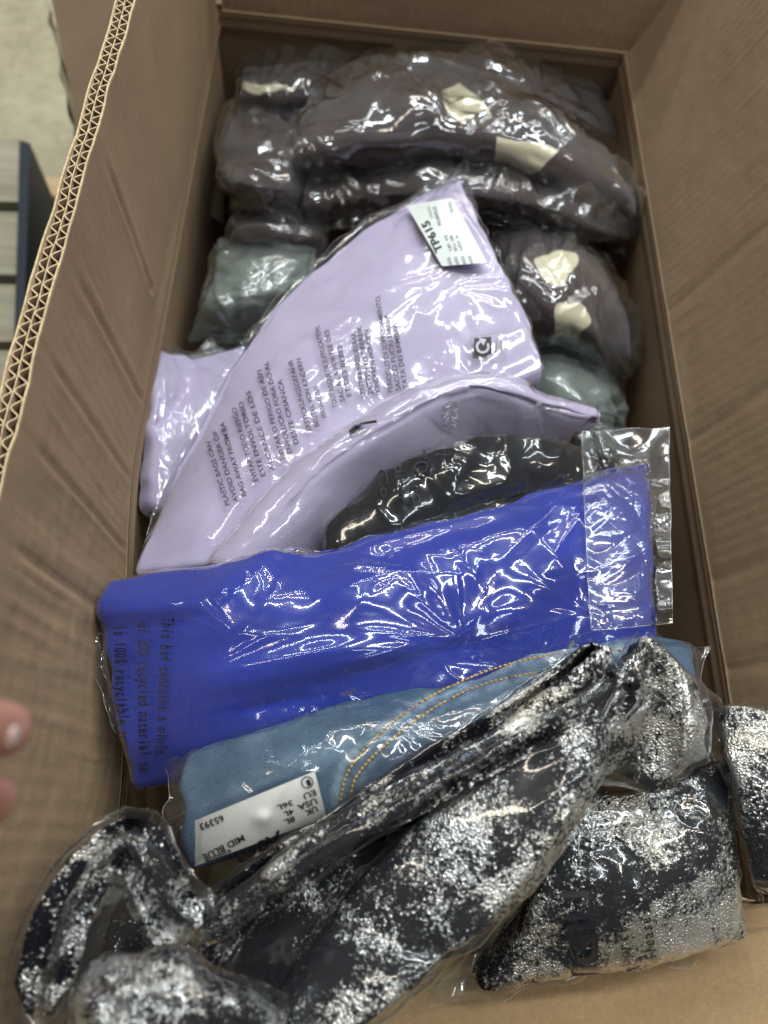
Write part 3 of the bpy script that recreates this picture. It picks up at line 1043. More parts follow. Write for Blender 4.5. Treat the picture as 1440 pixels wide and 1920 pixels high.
def glyphs(text, mono=False):
    """2-D verts / faces of a string, cap height about 0.7; returns verts, faces, width"""
    key = (text, mono)
    if key in _tc:
        return _tc[key]
    if mono:
        vs, fs, x = [], [], 0.0
        for ch in text:
            if ch != ' ':
                v, f, w = glyphs(ch)
                v = v.copy()
                sc = min(1.0, 0.5 / max(w, 1e-3)) if w > 0.5 else 1.0
                v[:, 0] = (v[:, 0] - v[:, 0].min()) * sc + x + (0.56 - min(w, 0.5)) / 2
                fs += [[i + len(np.concatenate(vs)) if vs else i for i in q] for q in f] if not vs else [[i + sum(len(a) for a in vs) for i in q] for q in f]
                vs.append(v)
            x += 0.56
        _tc[key] = (np.concatenate(vs), fs, x)
        return _tc[key]
    cu = bpy.data.curves.new('glyph', 'FONT')
    cu.body = text
    cu.resolution_u = 3
    cu.offset = 0.018
    ob = bpy.data.objects.new('glyph', cu)
    COL.objects.link(ob)
    bpy.context.view_layer.update()
    me = ob.evaluated_get(bpy.context.evaluated_depsgraph_get()).to_mesh()
    v = np.array([(a.co.x, a.co.y) for a in me.vertices])
    f = [list(p.vertices) for p in me.polygons]
    bpy.data.objects.remove(ob)
    bpy.data.curves.remove(cu)
    w = v[:, 0].max() - v[:, 0].min()
    v[:, 0] -= v[:, 0].min()
    _tc[key] = (v, f, w)
    return _tc[key]


def print_line(pack, parent, text, p0, p1, h, mat, mono=False, which='film', mirror=False, name='lettering', lift=0.0014, carrier=None):
    """lettering with its baseline from p0 to p1 (photograph pixels), cap height h"""
    v, f, w = glyphs(text, mono)
    p0, p1 = np.array(p0, float), np.array(p1, float)
    L = np.linalg.norm(p1 - p0)
    e = (p1 - p0) / L
    up = np.array([e[1], -e[0]]) * (-1 if mirror else 1)
    q = p0 + e * (v[:, :1] * L / w) + up * (v[:, 1:] * h / 0.70)
    return pack.lay(name, q, f, mat, parent, lift, which, carrier)


def quad_grid(c, n, m):
    c = np.array(c, float)
    s, t = np.meshgrid(np.linspace(0, 1, n), np.linspace(0, 1, m))
    s, t = s[..., None], t[..., None]
    return (c[0] * (1 - s) + c[1] * s) * (1 - t) + (c[3] * (1 - s) + c[2] * s) * t


def cream_blobs(blobs, seed=0):
    """printed patches: ellipses (cx, cy, rx, ry, angle) in photograph pixels with wobbly outlines"""
    def f(px, P):
        r = np.zeros(px.shape[:-1])
        for bl in blobs:
            if len(bl) != 5 or not np.isscalar(bl[0]):
                pl = list(bl) + [bl[0]]
                dist, _, _ = polyline_dist(px, pl)
                ins = np.zeros(px.shape[:-1], bool)
                for (x1, y1), (x2, y2) in zip(pl[:-1], pl[1:]):
                    cr_ = ((y1 > px[..., 1]) != (y2 > px[..., 1])) & (px[..., 0] < (x2 - x1) * (px[..., 1] - y1) / (y2 - y1 + 1e-9) + x1)
                    ins ^= cr_
                r = np.maximum(r, np.clip(0.5 + np.where(ins, dist, -dist) * 0.08, 0, 1))
                continue
            cx, cy, rx, ry, a = bl
            d = px - np.array([cx, cy])
            c, s = math.cos(a), math.sin(a)
            x, y = (d[..., 0] * c + d[..., 1] * s) / rx, (-d[..., 0] * s + d[..., 1] * c) / ry
            th = np.arctan2(y, x)
            k = 1 + 0.12 * np.sin(3 * th + cx) + 0.07 * np.sin(5 * th + cy)
            r = np.maximum(r, np.clip(0.5 + (1 - np.hypot(x, y) / k) * 2.5, 0, 1))
        return r
    return f


GB = 'brown bagged garments at the back of the carton'
# --- far brown packs ------------------------------------------------
p = Pack('bagged_garment', 'plain dark brown bagged garment pressed against the short end flap behind the cream-patched bag', 'garment',
         [[(640, 85, -.05), (800, 70, -.03), (960, 80, -.03), (1100, 130, -.05)],
          [(610, 170, -.01), (800, 130, .005), (980, 150, .0), (1150, 215, -.04)],
          [(600, 250, -.02), (800, 220, .0), (1000, 240, -.01), (1162, 300, -.06)],
          [(600, 330, -.06), (800, 300, -.05), (1000, 330, -.05), (1170, 390, -.09)]], 0.03, GB)
p.garment('folded_garment', M['brown'], [('ridge', [(880, 110), (1000, 170), (1130, 260)], 26, .004), ('step', [(620, 190), (800, 150), (1000, 180), (1150, 250)], 3, .006)], .004, 16, 1, rf=(8, .5, .005))
p.film(M['film_far'], (.02, .012, .034, 0), .005, nrand=154, lens=(18, 110), ang=.5, curl=.012, seed=1, bill=0.005, amp=0.0045, slack=.02, fanamp=3.0, fans=1.5)

p = Pack('bagged_garment', 'brown bagged garment with cream neckline in the carton corner beside the plain brown bag', 'garment',
         [[(452, 120, -.05), (520, 112, -.04), (600, 110, -.04), (660, 120, -.04)],
          [(445, 170, -.03), (510, 168, -.02), (590, 160, -.02), (660, 165, -.02)],
          [(440, 215, -.05), (500, 215, -.04), (580, 215, -.04), (650, 215, -.04)]], 0.03, GB)
p.garment('folded_garment', M['brown'], [('valley', [(450, 200), (500, 190), (560, 200)], 10, .004)], .004, 18, 2, rf=(5, .2, .005),
          attr={'print': cream_blobs([(470, 163, 26, 9, .35), (510, 163, 24, 8, -.25)])})
p.film(M['film_far'], (.008, .02, .045, 0), .005, nrand=88, lens=(18, 110), ang=.2, curl=.012, seed=2, bill=0.006, amp=0.0045, slack=.02, fanamp=3.0, fans=1.5)

p = Pack('bagged_garment', 'plain brown rolled bagged garment between carton wall and the cream-triangle brown bag', 'garment',
         [[(440, 200, -.08), (480, 195, -.06), (530, 200, -.06), (580, 210, -.08)],
          [(415, 265, -.04), (470, 255, -.015), (530, 260, -.015), (590, 275, -.05)],
          [(408, 330, -.03), (470, 330, -.0), (530, 335, -.0), (595, 340, -.04)],
          [(418, 385, -.04), (470, 392, -.015), (530, 392, -.015), (595, 390, -.05)],
          [(430, 425, -.07), (480, 425, -.06), (540, 420, -.06), (600, 420, -.07)]], 0.03, GB)
p.garment('folded_garment', M['brown'], [('step', [(410, 300), (500, 290), (600, 300)], 3, -.007), ('step', [(410, 365), (500, 360), (600, 365)], 3, -.006)], .003, 16, 3, rf=(7, .1, .005))
p.film(M['film_far'], (.008, .006, .010, .018), .005, nrand=66, lens=(18, 110), ang=1.4, curl=.012, seed=3, bill=0.004, amp=0.004, slack=.02, fanamp=3.0, fans=1.5)

p = Pack('bagged_garment', 'small brown bagged bundle squeezed between rolled brown bag and crumpled pale green bag', 'garment',
         [[(440, 400, -.06), (500, 395, -.05), (560, 395, -.05), (620, 400, -.06)],
          [(430, 440, -.04), (500, 430, -.02), (560, 430, -.02), (620, 440, -.04)],
          [(420, 490, -.06), (490, 480, -.05), (550, 480, -.05), (610, 490, -.06)]], 0.025, GB)
p.garment('folded_garment', M['brown'], (), .003, 16, 4, rf=(4, .1, .005))
p.film(M['film_far'], (.014, 0, 0, .006), .005, nrand=55, lens=(18, 110), ang=.0, seed=4, bill=0.004, amp=0.0045, slack=.02, fanamp=3.0, fans=1.5)

p = Pack('bagged_garment', 'crumpled pale grey-green bagged garment beside the small brown bundle', 'garment',
         [[(405, 450, -.07), (460, 445, -.06), (530, 445, -.06), (600, 450, -.07)],
          [(388, 510, -.05), (450, 505, -.03), (520, 500, -.03), (590, 500, -.05)],
          [(370, 580, -.06), (430, 575, -.04), (500, 570, -.04), (570, 570, -.06)],
          [(350, 640, -.09), (410, 640, -.08), (470, 640, -.08), (540, 640, -.09)]], 0.03)
p.garment('folded_garment', M['greygreen'], [('valley', [(430, 540), (500, 520), (560, 520)], 14, .008), ('valley', [(400, 610), (470, 600)], 14, .008)], .006, 22, 5)
p.film(M['film_green'], (.01, 0, .006, .006), .005, nrand=132, lens=(18, 110), ang=-.3, seed=5, bill=.004, amp=.0035, slack=.02, fanamp=3.0, fans=1.5, bfreq=30)

# middle brown pack with cream patches
p = Pack('bagged_garment', 'brown bagged garment with large cream triangle patch, largest of the brown bags', 'garment',
         [[(575, 165, -.03), (700, 125, -.0), (840, 130, .01), (980, 185, .0), (1100, 245, -.02), (1160, 300, -.05)],
          [(552, 230, .0), (700, 190, .03), (850, 195, .035), (990, 245, .03), (1110, 310, .005), (1180, 355, -.03)],
          [(548, 300, .0), (700, 265, .03), (860, 265, .035), (1000, 305, .03), (1110, 365, .005), (1184, 400, -.03)],
          [(560, 350, -.04), (710, 330, -.02), (870, 320, -.01), (1000, 355, -.01), (1100, 400, -.03), (1170, 430, -.06)]], 0.035, GB)
p.garment('folded_garment', M['brown'], [('valley', [(560, 260), (720, 240), (860, 262), (960, 300)], 14, .006), ('valley', [(790, 290), (850, 230), (900, 200)], 10, .004), ('ridge', [(930, 220), (1050, 290), (1150, 370)], 30, .005), ('step', [(560, 215), (700, 175), (860, 185), (990, 230), (1150, 330)], 3, .006), ('step', [(555, 300), (700, 285), (880, 290), (1000, 320), (1140, 390)], 3, -.006)], .004, 15, 6, rf=(14, .4, .005),
          attr={'print': cream_blobs([[(828, 172), (862, 150), (900, 176), (922, 226), (890, 214), (862, 232), (836, 214)], [(930, 262), (1034, 300), (986, 318), (930, 318)], (1150, 330, 20, 10, .5)])})
p.film(M['film_far'], (.02, .016, .014, .008), .005, nrand=132, lens=(18, 110), ang=.55, curl=.012, seed=6, bill=0.005, amp=0.0045, slack=.02, fanamp=3.0, fans=1.5,
       creases=[(900, 180, 1090, 300, .003, 12), (1000, 330, 1150, 430, .003, 10), (660, 240, 560, 330, .002, 9), (620, 130, 720, 210, .003, 10)])

p = Pack('bagged_garment', 'long brown bagged garment squeezed behind the lilac garment label corner', 'garment',
         [[(575, 320, -.04), (700, 300, -.02), (860, 300, -.01), (1000, 330, -.01), (1100, 370, -.03), (1175, 400, -.06)],
          [(560, 380, -.02), (700, 355, .0), (870, 355, .02), (1010, 380, .02), (1110, 420, -.0), (1186, 445, -.04)],
          [(570, 430, -.04), (710, 410, -.02), (880, 400, .0), (1010, 425, .0), (1100, 455, -.02), (1176, 478, -.06)]], 0.03, GB)
p.garment('folded_garment', M['brown'], [('step', [(570, 385), (720, 365), (880, 365), (1010, 392), (1180, 450)], 3, -.007), ('step', [(570, 350), (720, 330), (880, 335), (1010, 360), (1180, 420)], 3, -.005)], .003, 15, 7, rf=(9, .4, .005), attr={'print': cream_blobs([(1150, 470, 26, 8, .1)])})
p.film(M['film_far'], (.012, .014, 0, .010), .005, nrand=154, lens=(18, 110), ang=.5, curl=.012, seed=7, bill=0.0045, amp=0.0045, slack=.02, fanamp=3.0, fans=1.5,
       creases=[(1035, 345, 1150, 430, .003, 11)])

p = Pack('bagged_garment', 'pale grey-green bagged garment tucked under the brown bag with cream dots', 'garment',
         [[(960, 640, -.06), (1040, 630, -.05), (1110, 680, -.06), (1150, 740, -.08)],
          [(970, 700, -.04), (1050, 700, -.02), (1110, 735, -.03), (1160, 780, -.06)],
          [(990, 770, -.05), (1050, 775, -.035), (1110, 795, -.04), (1160, 820, -.07)],
          [(1000, 840, -.08), (1060, 850, -.07), (1110, 860, -.07), (1160, 870, -.09)]], 0.03)
p.garment('folded_garment', M['greygreen'], [('valley', [(1090, 700), (1120, 760), (1150, 800)], 12, .012), ('valley', [(1110, 800), (1140, 780)], 10, .008)], .006, 20, 8)
p.film(M['film_green'], (0, .008, .006, .006), .005, nrand=88, lens=(18, 110), ang=.9, seed=8, bill=.004, amp=.0035, slack=.02, fanamp=3.0, fans=1.5)

p = Pack('bagged_garment', 'brown bagged garment with round cream dots beside the labelled lilac garment', 'garment',
         [[(915, 425, -.03), (1000, 430, -.01), (1090, 450, -.02), (1150, 500, -.06)],
          [(930, 500, -.01), (1020, 505, .015), (1120, 535, .0), (1185, 590, -.05)],
          [(950, 580, -.01), (1030, 590, .01), (1130, 630, -.01), (1197, 660, -.05)],
          [(980, 650, -.05), (1050, 650, -.04), (1120, 690, -.05), (1172, 735, -.08)]], 0.035, GB)
p.garment('folded_garment', M['brown'], [('valley', [(1070, 640), (1110, 700), (1150, 730)], 16, .008), ('valley', [(940, 460), (1010, 470), (1040, 500)], 10, .005), ('step', [(1000, 420), (1080, 520), (1130, 640), (1150, 740)], 3, .006)], .004, 16, 9, rf=(8, .9, .005),
          attr={'print': cream_blobs([(1040, 505, 34, 32, 0), (1072, 600, 34, 36, .4), (1185, 560, 12, 30, -.4), (920, 440, 20, 12, 0)])})
p.film(M['film_far'], (0, .014, .010, .020), .005, nrand=110, lens=(18, 110), ang=1.0, curl=.012, seed=9, bill=0.0045, amp=0.0045, slack=.02, fanamp=3.0, fans=1.5,
       creases=[(1030, 440, 1090, 640, .003, 12), (1160, 600, 1180, 720, .003, 10)])

# --- lilac packs -----------------------------------------------------
GL = 'lilac bagged garments in the middle of the carton'
p = Pack('bagged_garment', 'narrow folded lilac bagged garment standing between carton wall and labelled lilac garment', 'garment',
         [[(288, 640, -.03), (330, 655, -.04), (400, 650, -.05), (470, 640, -.06)],
          [(282, 740, -.01), (340, 750, -.02), (400, 740, -.03), (460, 730, -.05)],
          [(277, 850, -.01), (330, 860, -.02), (390, 840, -.03), (450, 830, -.05)],
          [(272, 960, -.02), (320, 960, -.03), (380, 940, -.04), (440, 930, -.06)]], 0.03, GL)
p.garment('folded_garment', M['lilac'], [('valley', [(370, 640), (350, 720), (300, 800)], 16, .012)], .003, 16, 10)
p.film(M['film'], (.002, 0, .025, 0), .003, nrand=40, ang=1.3, seed=10, bill=0.004, amp=0.0025)

p = Pack('bagged_garment', 'lilac bagged garment with white size label and black safety print', 'garment',
         [[(262, 1085, .0), (318, 870, .005), (480, 600, .01), (660, 430, .02), (855, 308, .03)],
          [(338, 1075, .012), (450, 860, .022), (590, 680, .03), (740, 520, .038), (888, 400, .042)],
          [(430, 1065, .012), (560, 900, .025), (700, 750, .035), (830, 630, .042), (955, 530, .045)],
          [(520, 1075, .0), (670, 930, .012), (810, 810, .025), (920, 750, .035), (1025, 710, .038)]], 0.014, GL)
p.garment('folded_garment', M['lilac'],
          [('step', [(280, 1010), (330, 905), (420, 790), (545, 655), (660, 520), (800, 385)], 3, .009),
           ('step', [(300, 905), (400, 740), (500, 610), (640, 470), (760, 390)], 3, .006),
           ('valley', [(610, 600), (760, 480), (850, 440)], 40, .003),
           ('ridge', [(560, 560), (650, 510), (720, 470)], 30, .003)], .003, 12, 11, rf=(9, -.8, .0025))
p.film(M['film'], (.004, .01, .004, 0), .0022, nrand=45, ang=-1.0, spread=1.6, seed=11, bill=0.0028, amp=0.0022, bfreq=18,
       creases=[(340, 880, 390, 910, .002, 8), (690, 560, 820, 530, .002, 9), (770, 590, 810, 610, .002, 9), (520, 810, 620, 790, .002, 8), (480, 860, 540, 830, .002, 10),
                (380, 890, 500, 900, .003, 5), (600, 720, 680, 640, .002, 9), (320, 1000, 430, 950, .003, 7), (860, 340, 900, 430, .002, 8)])
fl = p.f
q = quad_grid([(762, 385), (848, 371), (913, 492), (829, 499)], 8, 8)
cf = p.carrier((750, 365, 920, 505), 97)
lab = p.lay('size_label', q.reshape(-1, 2), grid_faces(8, 8), M['paper_cool'], p.root, .0004, carrier=cf)
print_line(p, lab, 'TP615', (831, 468), (803, 412), 15, M['ink'], lift=.0010, carrier=cf)
print_line(p, lab, 'PURPLE', (828, 420), (817, 386), 6.5, M['ink_grey'], lift=.0010, carrier=cf)
print_line(p, lab, 'COLOUR', (812, 408), (805, 386), 4, M['ink_grey'], lift=.0010, carrier=cf)
print_line(p, lab, 'SIZE', (850, 398), (845, 377), 4.5, M['ink_grey'], lift=.0010, carrier=cf)
for k in range(3):
    print_line(p, lab, ('UK 10', 'EU 38', 'USA 6')[k], (848 + 10 * k, 468), (838 + 10 * k, 440), 5.5, M['ink_grey'], lift=.0010, carrier=cf)
for k in range(4):
    print_line(p, lab, '34526', (849 + 13 * k, 496 - k), (843 + 13 * k, 481 - k), 6.0, M['ink_grey'], lift=.0010, carrier=cf)
LINES = [('PLASTIC BAGS CAN', (431, 946), (394, 827)), ('AVOID DANGER OF', (447, 940), (406, 807)), ('BAG AWAY FROM BA', (462, 929), (420, 790)),
         ('EVITAR TODO RIESGO', (484, 902), (442, 763)), ('ESTE ENVOLTORIO', (498, 892), (455, 752)), ('ALCANCE DE LOS', (516, 882), (469, 732)),
         ('EVITAR O PERIGO DE ASFI', (534, 860), (490, 693)), ('ENVOLUCRO FORA DO AL', (548, 849), (502, 677)), ('DESTE CRIANCA', (560, 832), (528, 710)),
         ('ERSTICKUNGSGEFAHR', (584, 807), (548, 674)), ('BEUTEL VON KINDERN', (599, 799), (563, 671)), ('FERNHALTEN', (613, 782), (595, 724)),
         ('TOUT RISQUE DE SUFFOCATION,', (633, 763), (598, 610)), ('SAC A LA PORTEE DES', (647, 752), (616, 618)), ('ET DES BEBES', (659, 743), (640, 646)),
         ('VERSTIKKINGSGEVAAR,', (686, 745), (666, 621)), ('ZETTEN HET BEREIK', (700, 740), (677, 610)), ('KINDEREN HOUDEN', (713, 735), (691, 618)),
         ('PERICOLO DI SOFFOCAMENTO,', (737, 735), (712, 553)), ('SACCO FUORI DALLA', (752, 732), (727, 588)), ('TATA DEI BAMBINI', (765, 728), (744, 607))]
for s, a, b in LINES:
    print_line(p, fl, s, a, b, 9.0, M['ink_purple'], lift=.0021)


def disc_ring(cx, cy, r0, r1, a0, a1, n=20):
    th = np.linspace(a0, a1, n)
    o = np.stack([cx + r1 * np.cos(th), cy + r1 * np.sin(th)], -1)
    i = np.stack([cx + r0 * np.cos(th), cy + r0 * np.sin(th)], -1)
    return np.concatenate([i, o]), [(k, k + 1, n + k + 1, n + k) for k in range(n - 1)]


def stroke(pts, w):
    pts = np.array(pts, float)
    tg = np.gradient(pts, axis=0)
    tg /= np.linalg.norm(tg, axis=1)[:, None]
    nn = np.stack([-tg[:, 1], tg[:, 0]], -1) * w / 2
    n = len(pts)
    return np.concatenate([pts - nn, pts + nn]), [(k, k + 1, n + k + 1, n + k) for k in range(n - 1)]


rec = p.lay('recycling_mark', quad_grid([(889, 634), (921, 631), (922, 664), (889, 668)], 5, 5).reshape(-1, 2), grid_faces(5, 5), M['ink'], fl, .0008)
v, f = disc_ring(905, 650, 8.5, 13, -0.6, 4.3)
p.lay('arrow_ring', v, f, M['pale'], rec, .0013)
p.lay('arrow_head', [(897, 633), (912, 636), (906, 648)], [(0, 1, 2)], M['pale'], rec, .0013)
v, f = stroke([(883, 632), (948, 622), (949, 671), (884, 675), (883, 632)], 2)
p.lay('mark_frame', v, f, M['ink_grey'], rec, .0008)
for k in range(2):
    v, f = stroke([(931 + 9 * k, 637), (932 + 9 * k, 658)], 4)
    p.lay('mark_text', v, f, M['ink_grey'], rec, .0008)

p = Pack('bagged_garment', 'folded lilac bagged garment with thick double rolled edge above the black bag', 'garment',
         [[(380, 1060, .02), (540, 865, .035), (680, 765, .045), (860, 697, .05), (1000, 722, .045), (1122, 764, .03)],
          [(412, 1068, .035), (565, 885, .055), (705, 787, .065), (870, 716, .07), (1010, 742, .062), (1128, 776, .04)],
          [(475, 1075, .035), (605, 900, .055), (730, 815, .063), (880, 742, .067), (1010, 765, .06), (1115, 790, .04)],
          [(560, 1085, .015), (665, 930, .035), (770, 860, .042), (890, 800, .045), (1000, 805, .042), (1085, 812, .03)],
          [(650, 1095, .0), (730, 980, .015), (810, 920, .02), (900, 860, .022), (1000, 850, .02), (1070, 845, .01)]], 0.02, GL)
p.garment('folded_garment', M['lilac'],
          [('valley', [(440, 1035), (590, 893), (722, 803), (878, 730), (1005, 757), (1105, 783)], 6, .006),
           ('ridge', [(430, 1020), (565, 880), (702, 782), (870, 712), (1010, 738), (1120, 772)], 14, .002)], .003, 14, 12, rf=(8, -.6, .003))
p.film(M['film_milky'], (.010, .016, .012, 0), .0022, nrand=50, ang=-.5, spread=1.6, seed=12, bill=0.003, amp=0.0022,
       creases=[(560, 860, 640, 840, .002, 8), (640, 800, 700, 700, .002, 7), (590, 870, 500, 930, .002, 7), (540, 890, 450, 1000, .003, 8)])
v, f = stroke([(655, 810), (666, 797), (686, 793), (706, 790)], 5)
p.lay('black_print', v, f, M['ink'], p.f, .0028)
for k in range(2):
    print_line(p, p.f, ('1234 AB', 'LILAC')[k], (838 + 16 * k, 800), (846 + 16 * k, 752), 9, M['pale'], lift=.0007)
mgl = p

# --- black pack --------------------------------------------------------
p = Pack('bagged_garment', 'black bagged garment squeezed between lilac rolled edge and royal blue bag', 'garment',
         [[(608, 990, .04), (698, 898, .052), (795, 838, .06), (920, 806, .062), (1020, 818, .055), (1100, 854, .035)],
          [(600, 1030, .05), (700, 950, .066), (810, 890, .074), (930, 860, .076), (1030, 865, .066), (1110, 885, .045)],
          [(610, 1110, .04), (720, 1060, .058), (830, 1010, .062), (940, 970, .062), (1040, 950, .055), (1115, 940, .03)]], 0.03)
p.garment('folded_garment', M['black'], (), .004, 14, 13, rf=(4, 1.2, .003))
p.film(M['film'], (.006, .004, .004, 0), .003, nrand=60, ang=1.2, seed=13, bill=0.005, amp=0.003, lens=(25, 90),
       creases=[(935, 830, 970, 890, .003, 9), (850, 830, 880, 900, .003, 11), (735, 870, 760, 960, .003, 9), (720, 880, 745, 950, .002, 9)])
cf = p.carrier((690, 840, 830, 960), 80)
print_line(p, p.f, 'TO', (768, 850), (778, 890), 30, M['ink'], lift=.0005, carrier=cf)
print_line(p, p.f, 'time', (738, 868), (748, 935), 18, M['ink'], lift=.0005, carrier=cf)
print_line(p, p.f, 'Co', (706, 882), (716, 935), 18, M['ink'], lift=.0005, carrier=cf)
print_line(p, p.f, 'be', (770, 905), (776, 945), 22, M['ink'], lift=.0005, carrier=cf)

# --- royal blue pack -----------------------------------------------------
p = Pack('bagged_garment', 'royal blue twill bagged garment lying across the carton with recycling print', 'garment',
         [[(190, 1095, .045), (400, 1045, .06), (620, 1000, .065), (850, 940, .065), (1050, 885, .06), (1222, 840, .05)],
          [(168, 1150, .06), (400, 1120, .082), (620, 1080, .088), (850, 1025, .088), (1050, 970, .082), (1236, 930, .068)],
          [(178, 1270, .062), (400, 1245, .085), (620, 1205, .092), (850, 1150, .092), (1050, 1100, .086), (1242, 1060, .072)],
          [(200, 1400, .06), (400, 1375, .08), (620, 1340, .086), (850, 1280, .086), (1050, 1230, .082), (1248, 1180, .07)],
          [(232, 1510, .04), (420, 1490, .06), (620, 1450, .066), (850, 1400, .066), (1050, 1350, .062), (1258, 1300, .05)]], 0.035)
BLUEF = [('step', [(165, 1165), (300, 1150), (400, 1120), (480, 1075), (520, 1030)], 4, -.008),
         ('valley', [(560, 1010), (585, 1080), (560, 1150)], 16, 0.0024),
         ('valley', [(430, 1240), (640, 1190), (860, 1195)], 30, 0.0048),
         ('ridge', [(330, 1300), (560, 1225), (760, 1210), (900, 1165)], 34, 0.0054),
         ('valley', [(470, 1340), (700, 1255), (900, 1220)], 22, 0.0054),
         ('ridge', [(330, 1180), (560, 1130), (760, 1110)], 40, 0.0036),
         ('valley', [(880, 1190), (960, 1060), (1060, 960)], 26, 0.0042),
         ('ridge', [(930, 1190), (1010, 1090), (1090, 1020)], 30, 0.0036),
         ('valley', [(330, 1400), (480, 1340), (620, 1310)], 20, 0.0036),
         ('step', [(1105, 880), (1110, 1010), (1105, 1180)], 4, -.005)]
p.garment('folded_garment', M['blue'], BLUEF, .004, 10, 14, res=.0016, gres=.0025, rf=(8, -.35, .0025), slack=.02)
p.film(M['film'], (.010, .008, .010, 0), .0022, nrand=50, ang=-.35, spread=1.3, seed=14, bill=0.003, amp=0.0022, pinch=[(870, 1195)], bfreq=14, crump=.7, res=.0014,
       creases=[(1110, 870, 930, 1060, .003, 9), (930, 1060, 870, 1190, .003, 9), (870, 1195, 790, 1100, .002, 9), (870, 1195, 850, 1030, .003, 8), (870, 1195, 840, 1090, .002, 8),
                (870, 1195, 920, 1120, .002, 8), (870, 1195, 760, 1190, .003, 9), (870, 1200, 640, 1180, .003, 10), (860, 1205, 560, 1230, .003, 11), (860, 1210, 590, 1250, .003, 9),
                (760, 1215, 540, 1290, .003, 10), (470, 1170, 390, 1250, .003, 9), (520, 1185, 390, 1250, .003, 9), (285, 1050, 280, 1120, .002, 8), (440, 1040, 460, 1080, .002, 7),
                (280, 1120, 340, 1140, .002, 8), (1040, 1040, 1100, 940, .003, 10), (1070, 930, 1100, 1000, .002, 9), (1010, 1075, 1075, 1065, .002, 9),
                (1130, 870, 1240, 930, .002, 7), (1150, 900, 1230, 950, .002, 7), (1180, 1120, 1240, 1080, .002, 9), (1150, 1110, 1240, 1150, .002, 9), (680, 960, 960, 915, .002, 6), (540, 1010, 700, 980, .001, 6)])
cf = p.carrier((190, 1140, 330, 1460), 80)
print_line(p, p.f, 'This bag contains a minim', (304, 1157), (292, 1415), 23, M['ink'], mono=True, lift=.0004, carrier=cf)
print_line(p, p.f, 'of 50% recycled material an', (258, 1167), (261, 1450), 23, M['ink'], mono=True, lift=.0004, carrier=cf)
print_line(p, p.f, 'is 100% recyclable too.', (213, 1172), (221, 1412), 23, M['ink'], mono=True, lift=.0004, carrier=cf)
# clear adhesive closing strip at the right end of the bag
tp = quad_grid([(1088, 812), (1250, 806), (1258, 1170), (1104, 1185)], 60, 130)
rg = perlin(np.concatenate([tp / 75.0, np.zeros(tp.shape[:2] + (1,))], -1), 41)
z = p.z_on(tp.reshape(-1, 2)).reshape(tp.shape[:2])
P = at(tp[..., 0], tp[..., 1], np.maximum(z, 0.045)) + np.array([0, 0, 1.0]) * (0.0016 + 0.0034 * np.abs(rg))[..., None]
st = mesh_obj('closing_strip', P, grid_faces(*tp.shape[:2]), M['film_milky'], p.root)
tube('strip_edge', np.concatenate([P[0], P[1:, -1], P[-1, -2::-1], P[-2:0:-1, 0]])[::2], .00035, M['film_edge'], st, closed=True, sides=4)

# --- denim pack ------------------------------------------------------------
p = Pack('bagged_jeans', 'mid blue denim bagged jeans with white size label and ochre stitching', 'jeans',
         [[(330, 1405, .07), (480, 1350, .08), (640, 1303, .085), (820, 1258, .085), (1000, 1210, .085), (1180, 1176, .08), (1318, 1190, .065)],
          [(318, 1480, .08), (480, 1420, .098), (640, 1370, .105), (820, 1330, .105), (1000, 1285, .105), (1180, 1250, .1), (1318, 1265, .08)],
          [(328, 1560, .08), (490, 1505, .098), (650, 1455, .105), (830, 1420, .105), (1000, 1385, .105), (1180, 1355, .1), (1318, 1350, .08)],
          [(352, 1650, .06), (510, 1600, .08), (670, 1550, .085), (840, 1510, .085), (1000, 1480, .085), (1180, 1450, .08), (1310, 1430, .06)]], 0.035)
SEAM = [(632, 1500), (648, 1440), (700, 1375), (780, 1312), (880, 1262), (980, 1230), (1080, 1214), (1165, 1212)]
SEAM2 = [(655, 1500), (672, 1450), (730, 1390), (810, 1330), (900, 1285), (1000, 1262), (1080, 1252), (1150, 1246)]


def denim_wear(px, P):
    d, s, f = polyline_dist(px, smooth_line(SEAM, 30))
    d2, s2, f2 = polyline_dist(px, smooth_line(SEAM2, 30))
    w = 0.9 * np.exp(-((d - 4) / 9) ** 2) + 0.5 * np.exp(-(d2 / 9) ** 2)
    k = 0.6 + 0.8 * perlin(np.concatenate([px / 14.0, np.zeros(px.shape[:-1] + (1,))], -1), 5)
    dl, _, _ = polyline_dist(px, smooth_line([(440, 1480), (540, 1430), (640, 1400)], 10))
    return np.clip(w * k + 0.35 * np.exp(-(dl / 25) ** 2) + 0.25 * np.clip(perlin(P * 40, 6), 0, 1), 0, 1)


p.garment('folded_jeans', M['denim'],
          [('step', SEAM, 4, .0045), ('valley', SEAM2, 7, .0014), ('valley', [(330, 1500), (470, 1460), (600, 1400)], 14, .003),
           ('valley', [(640, 1300), (560, 1400)], 14, .002), ('ridge', [(420, 1470), (520, 1430), (610, 1400)], 20, .003)], .0025, 14, 15, res=.0018, attr={'wear': denim_wear})


def denim_tail(P, px, out):
    # loose crumpled end of the bag at the right
    s = sstep(1320, 1390, px[..., 0])
    P = P.copy()
    P[..., 2] += s * 0.010 * perlin(P * 45, 77)
    return P


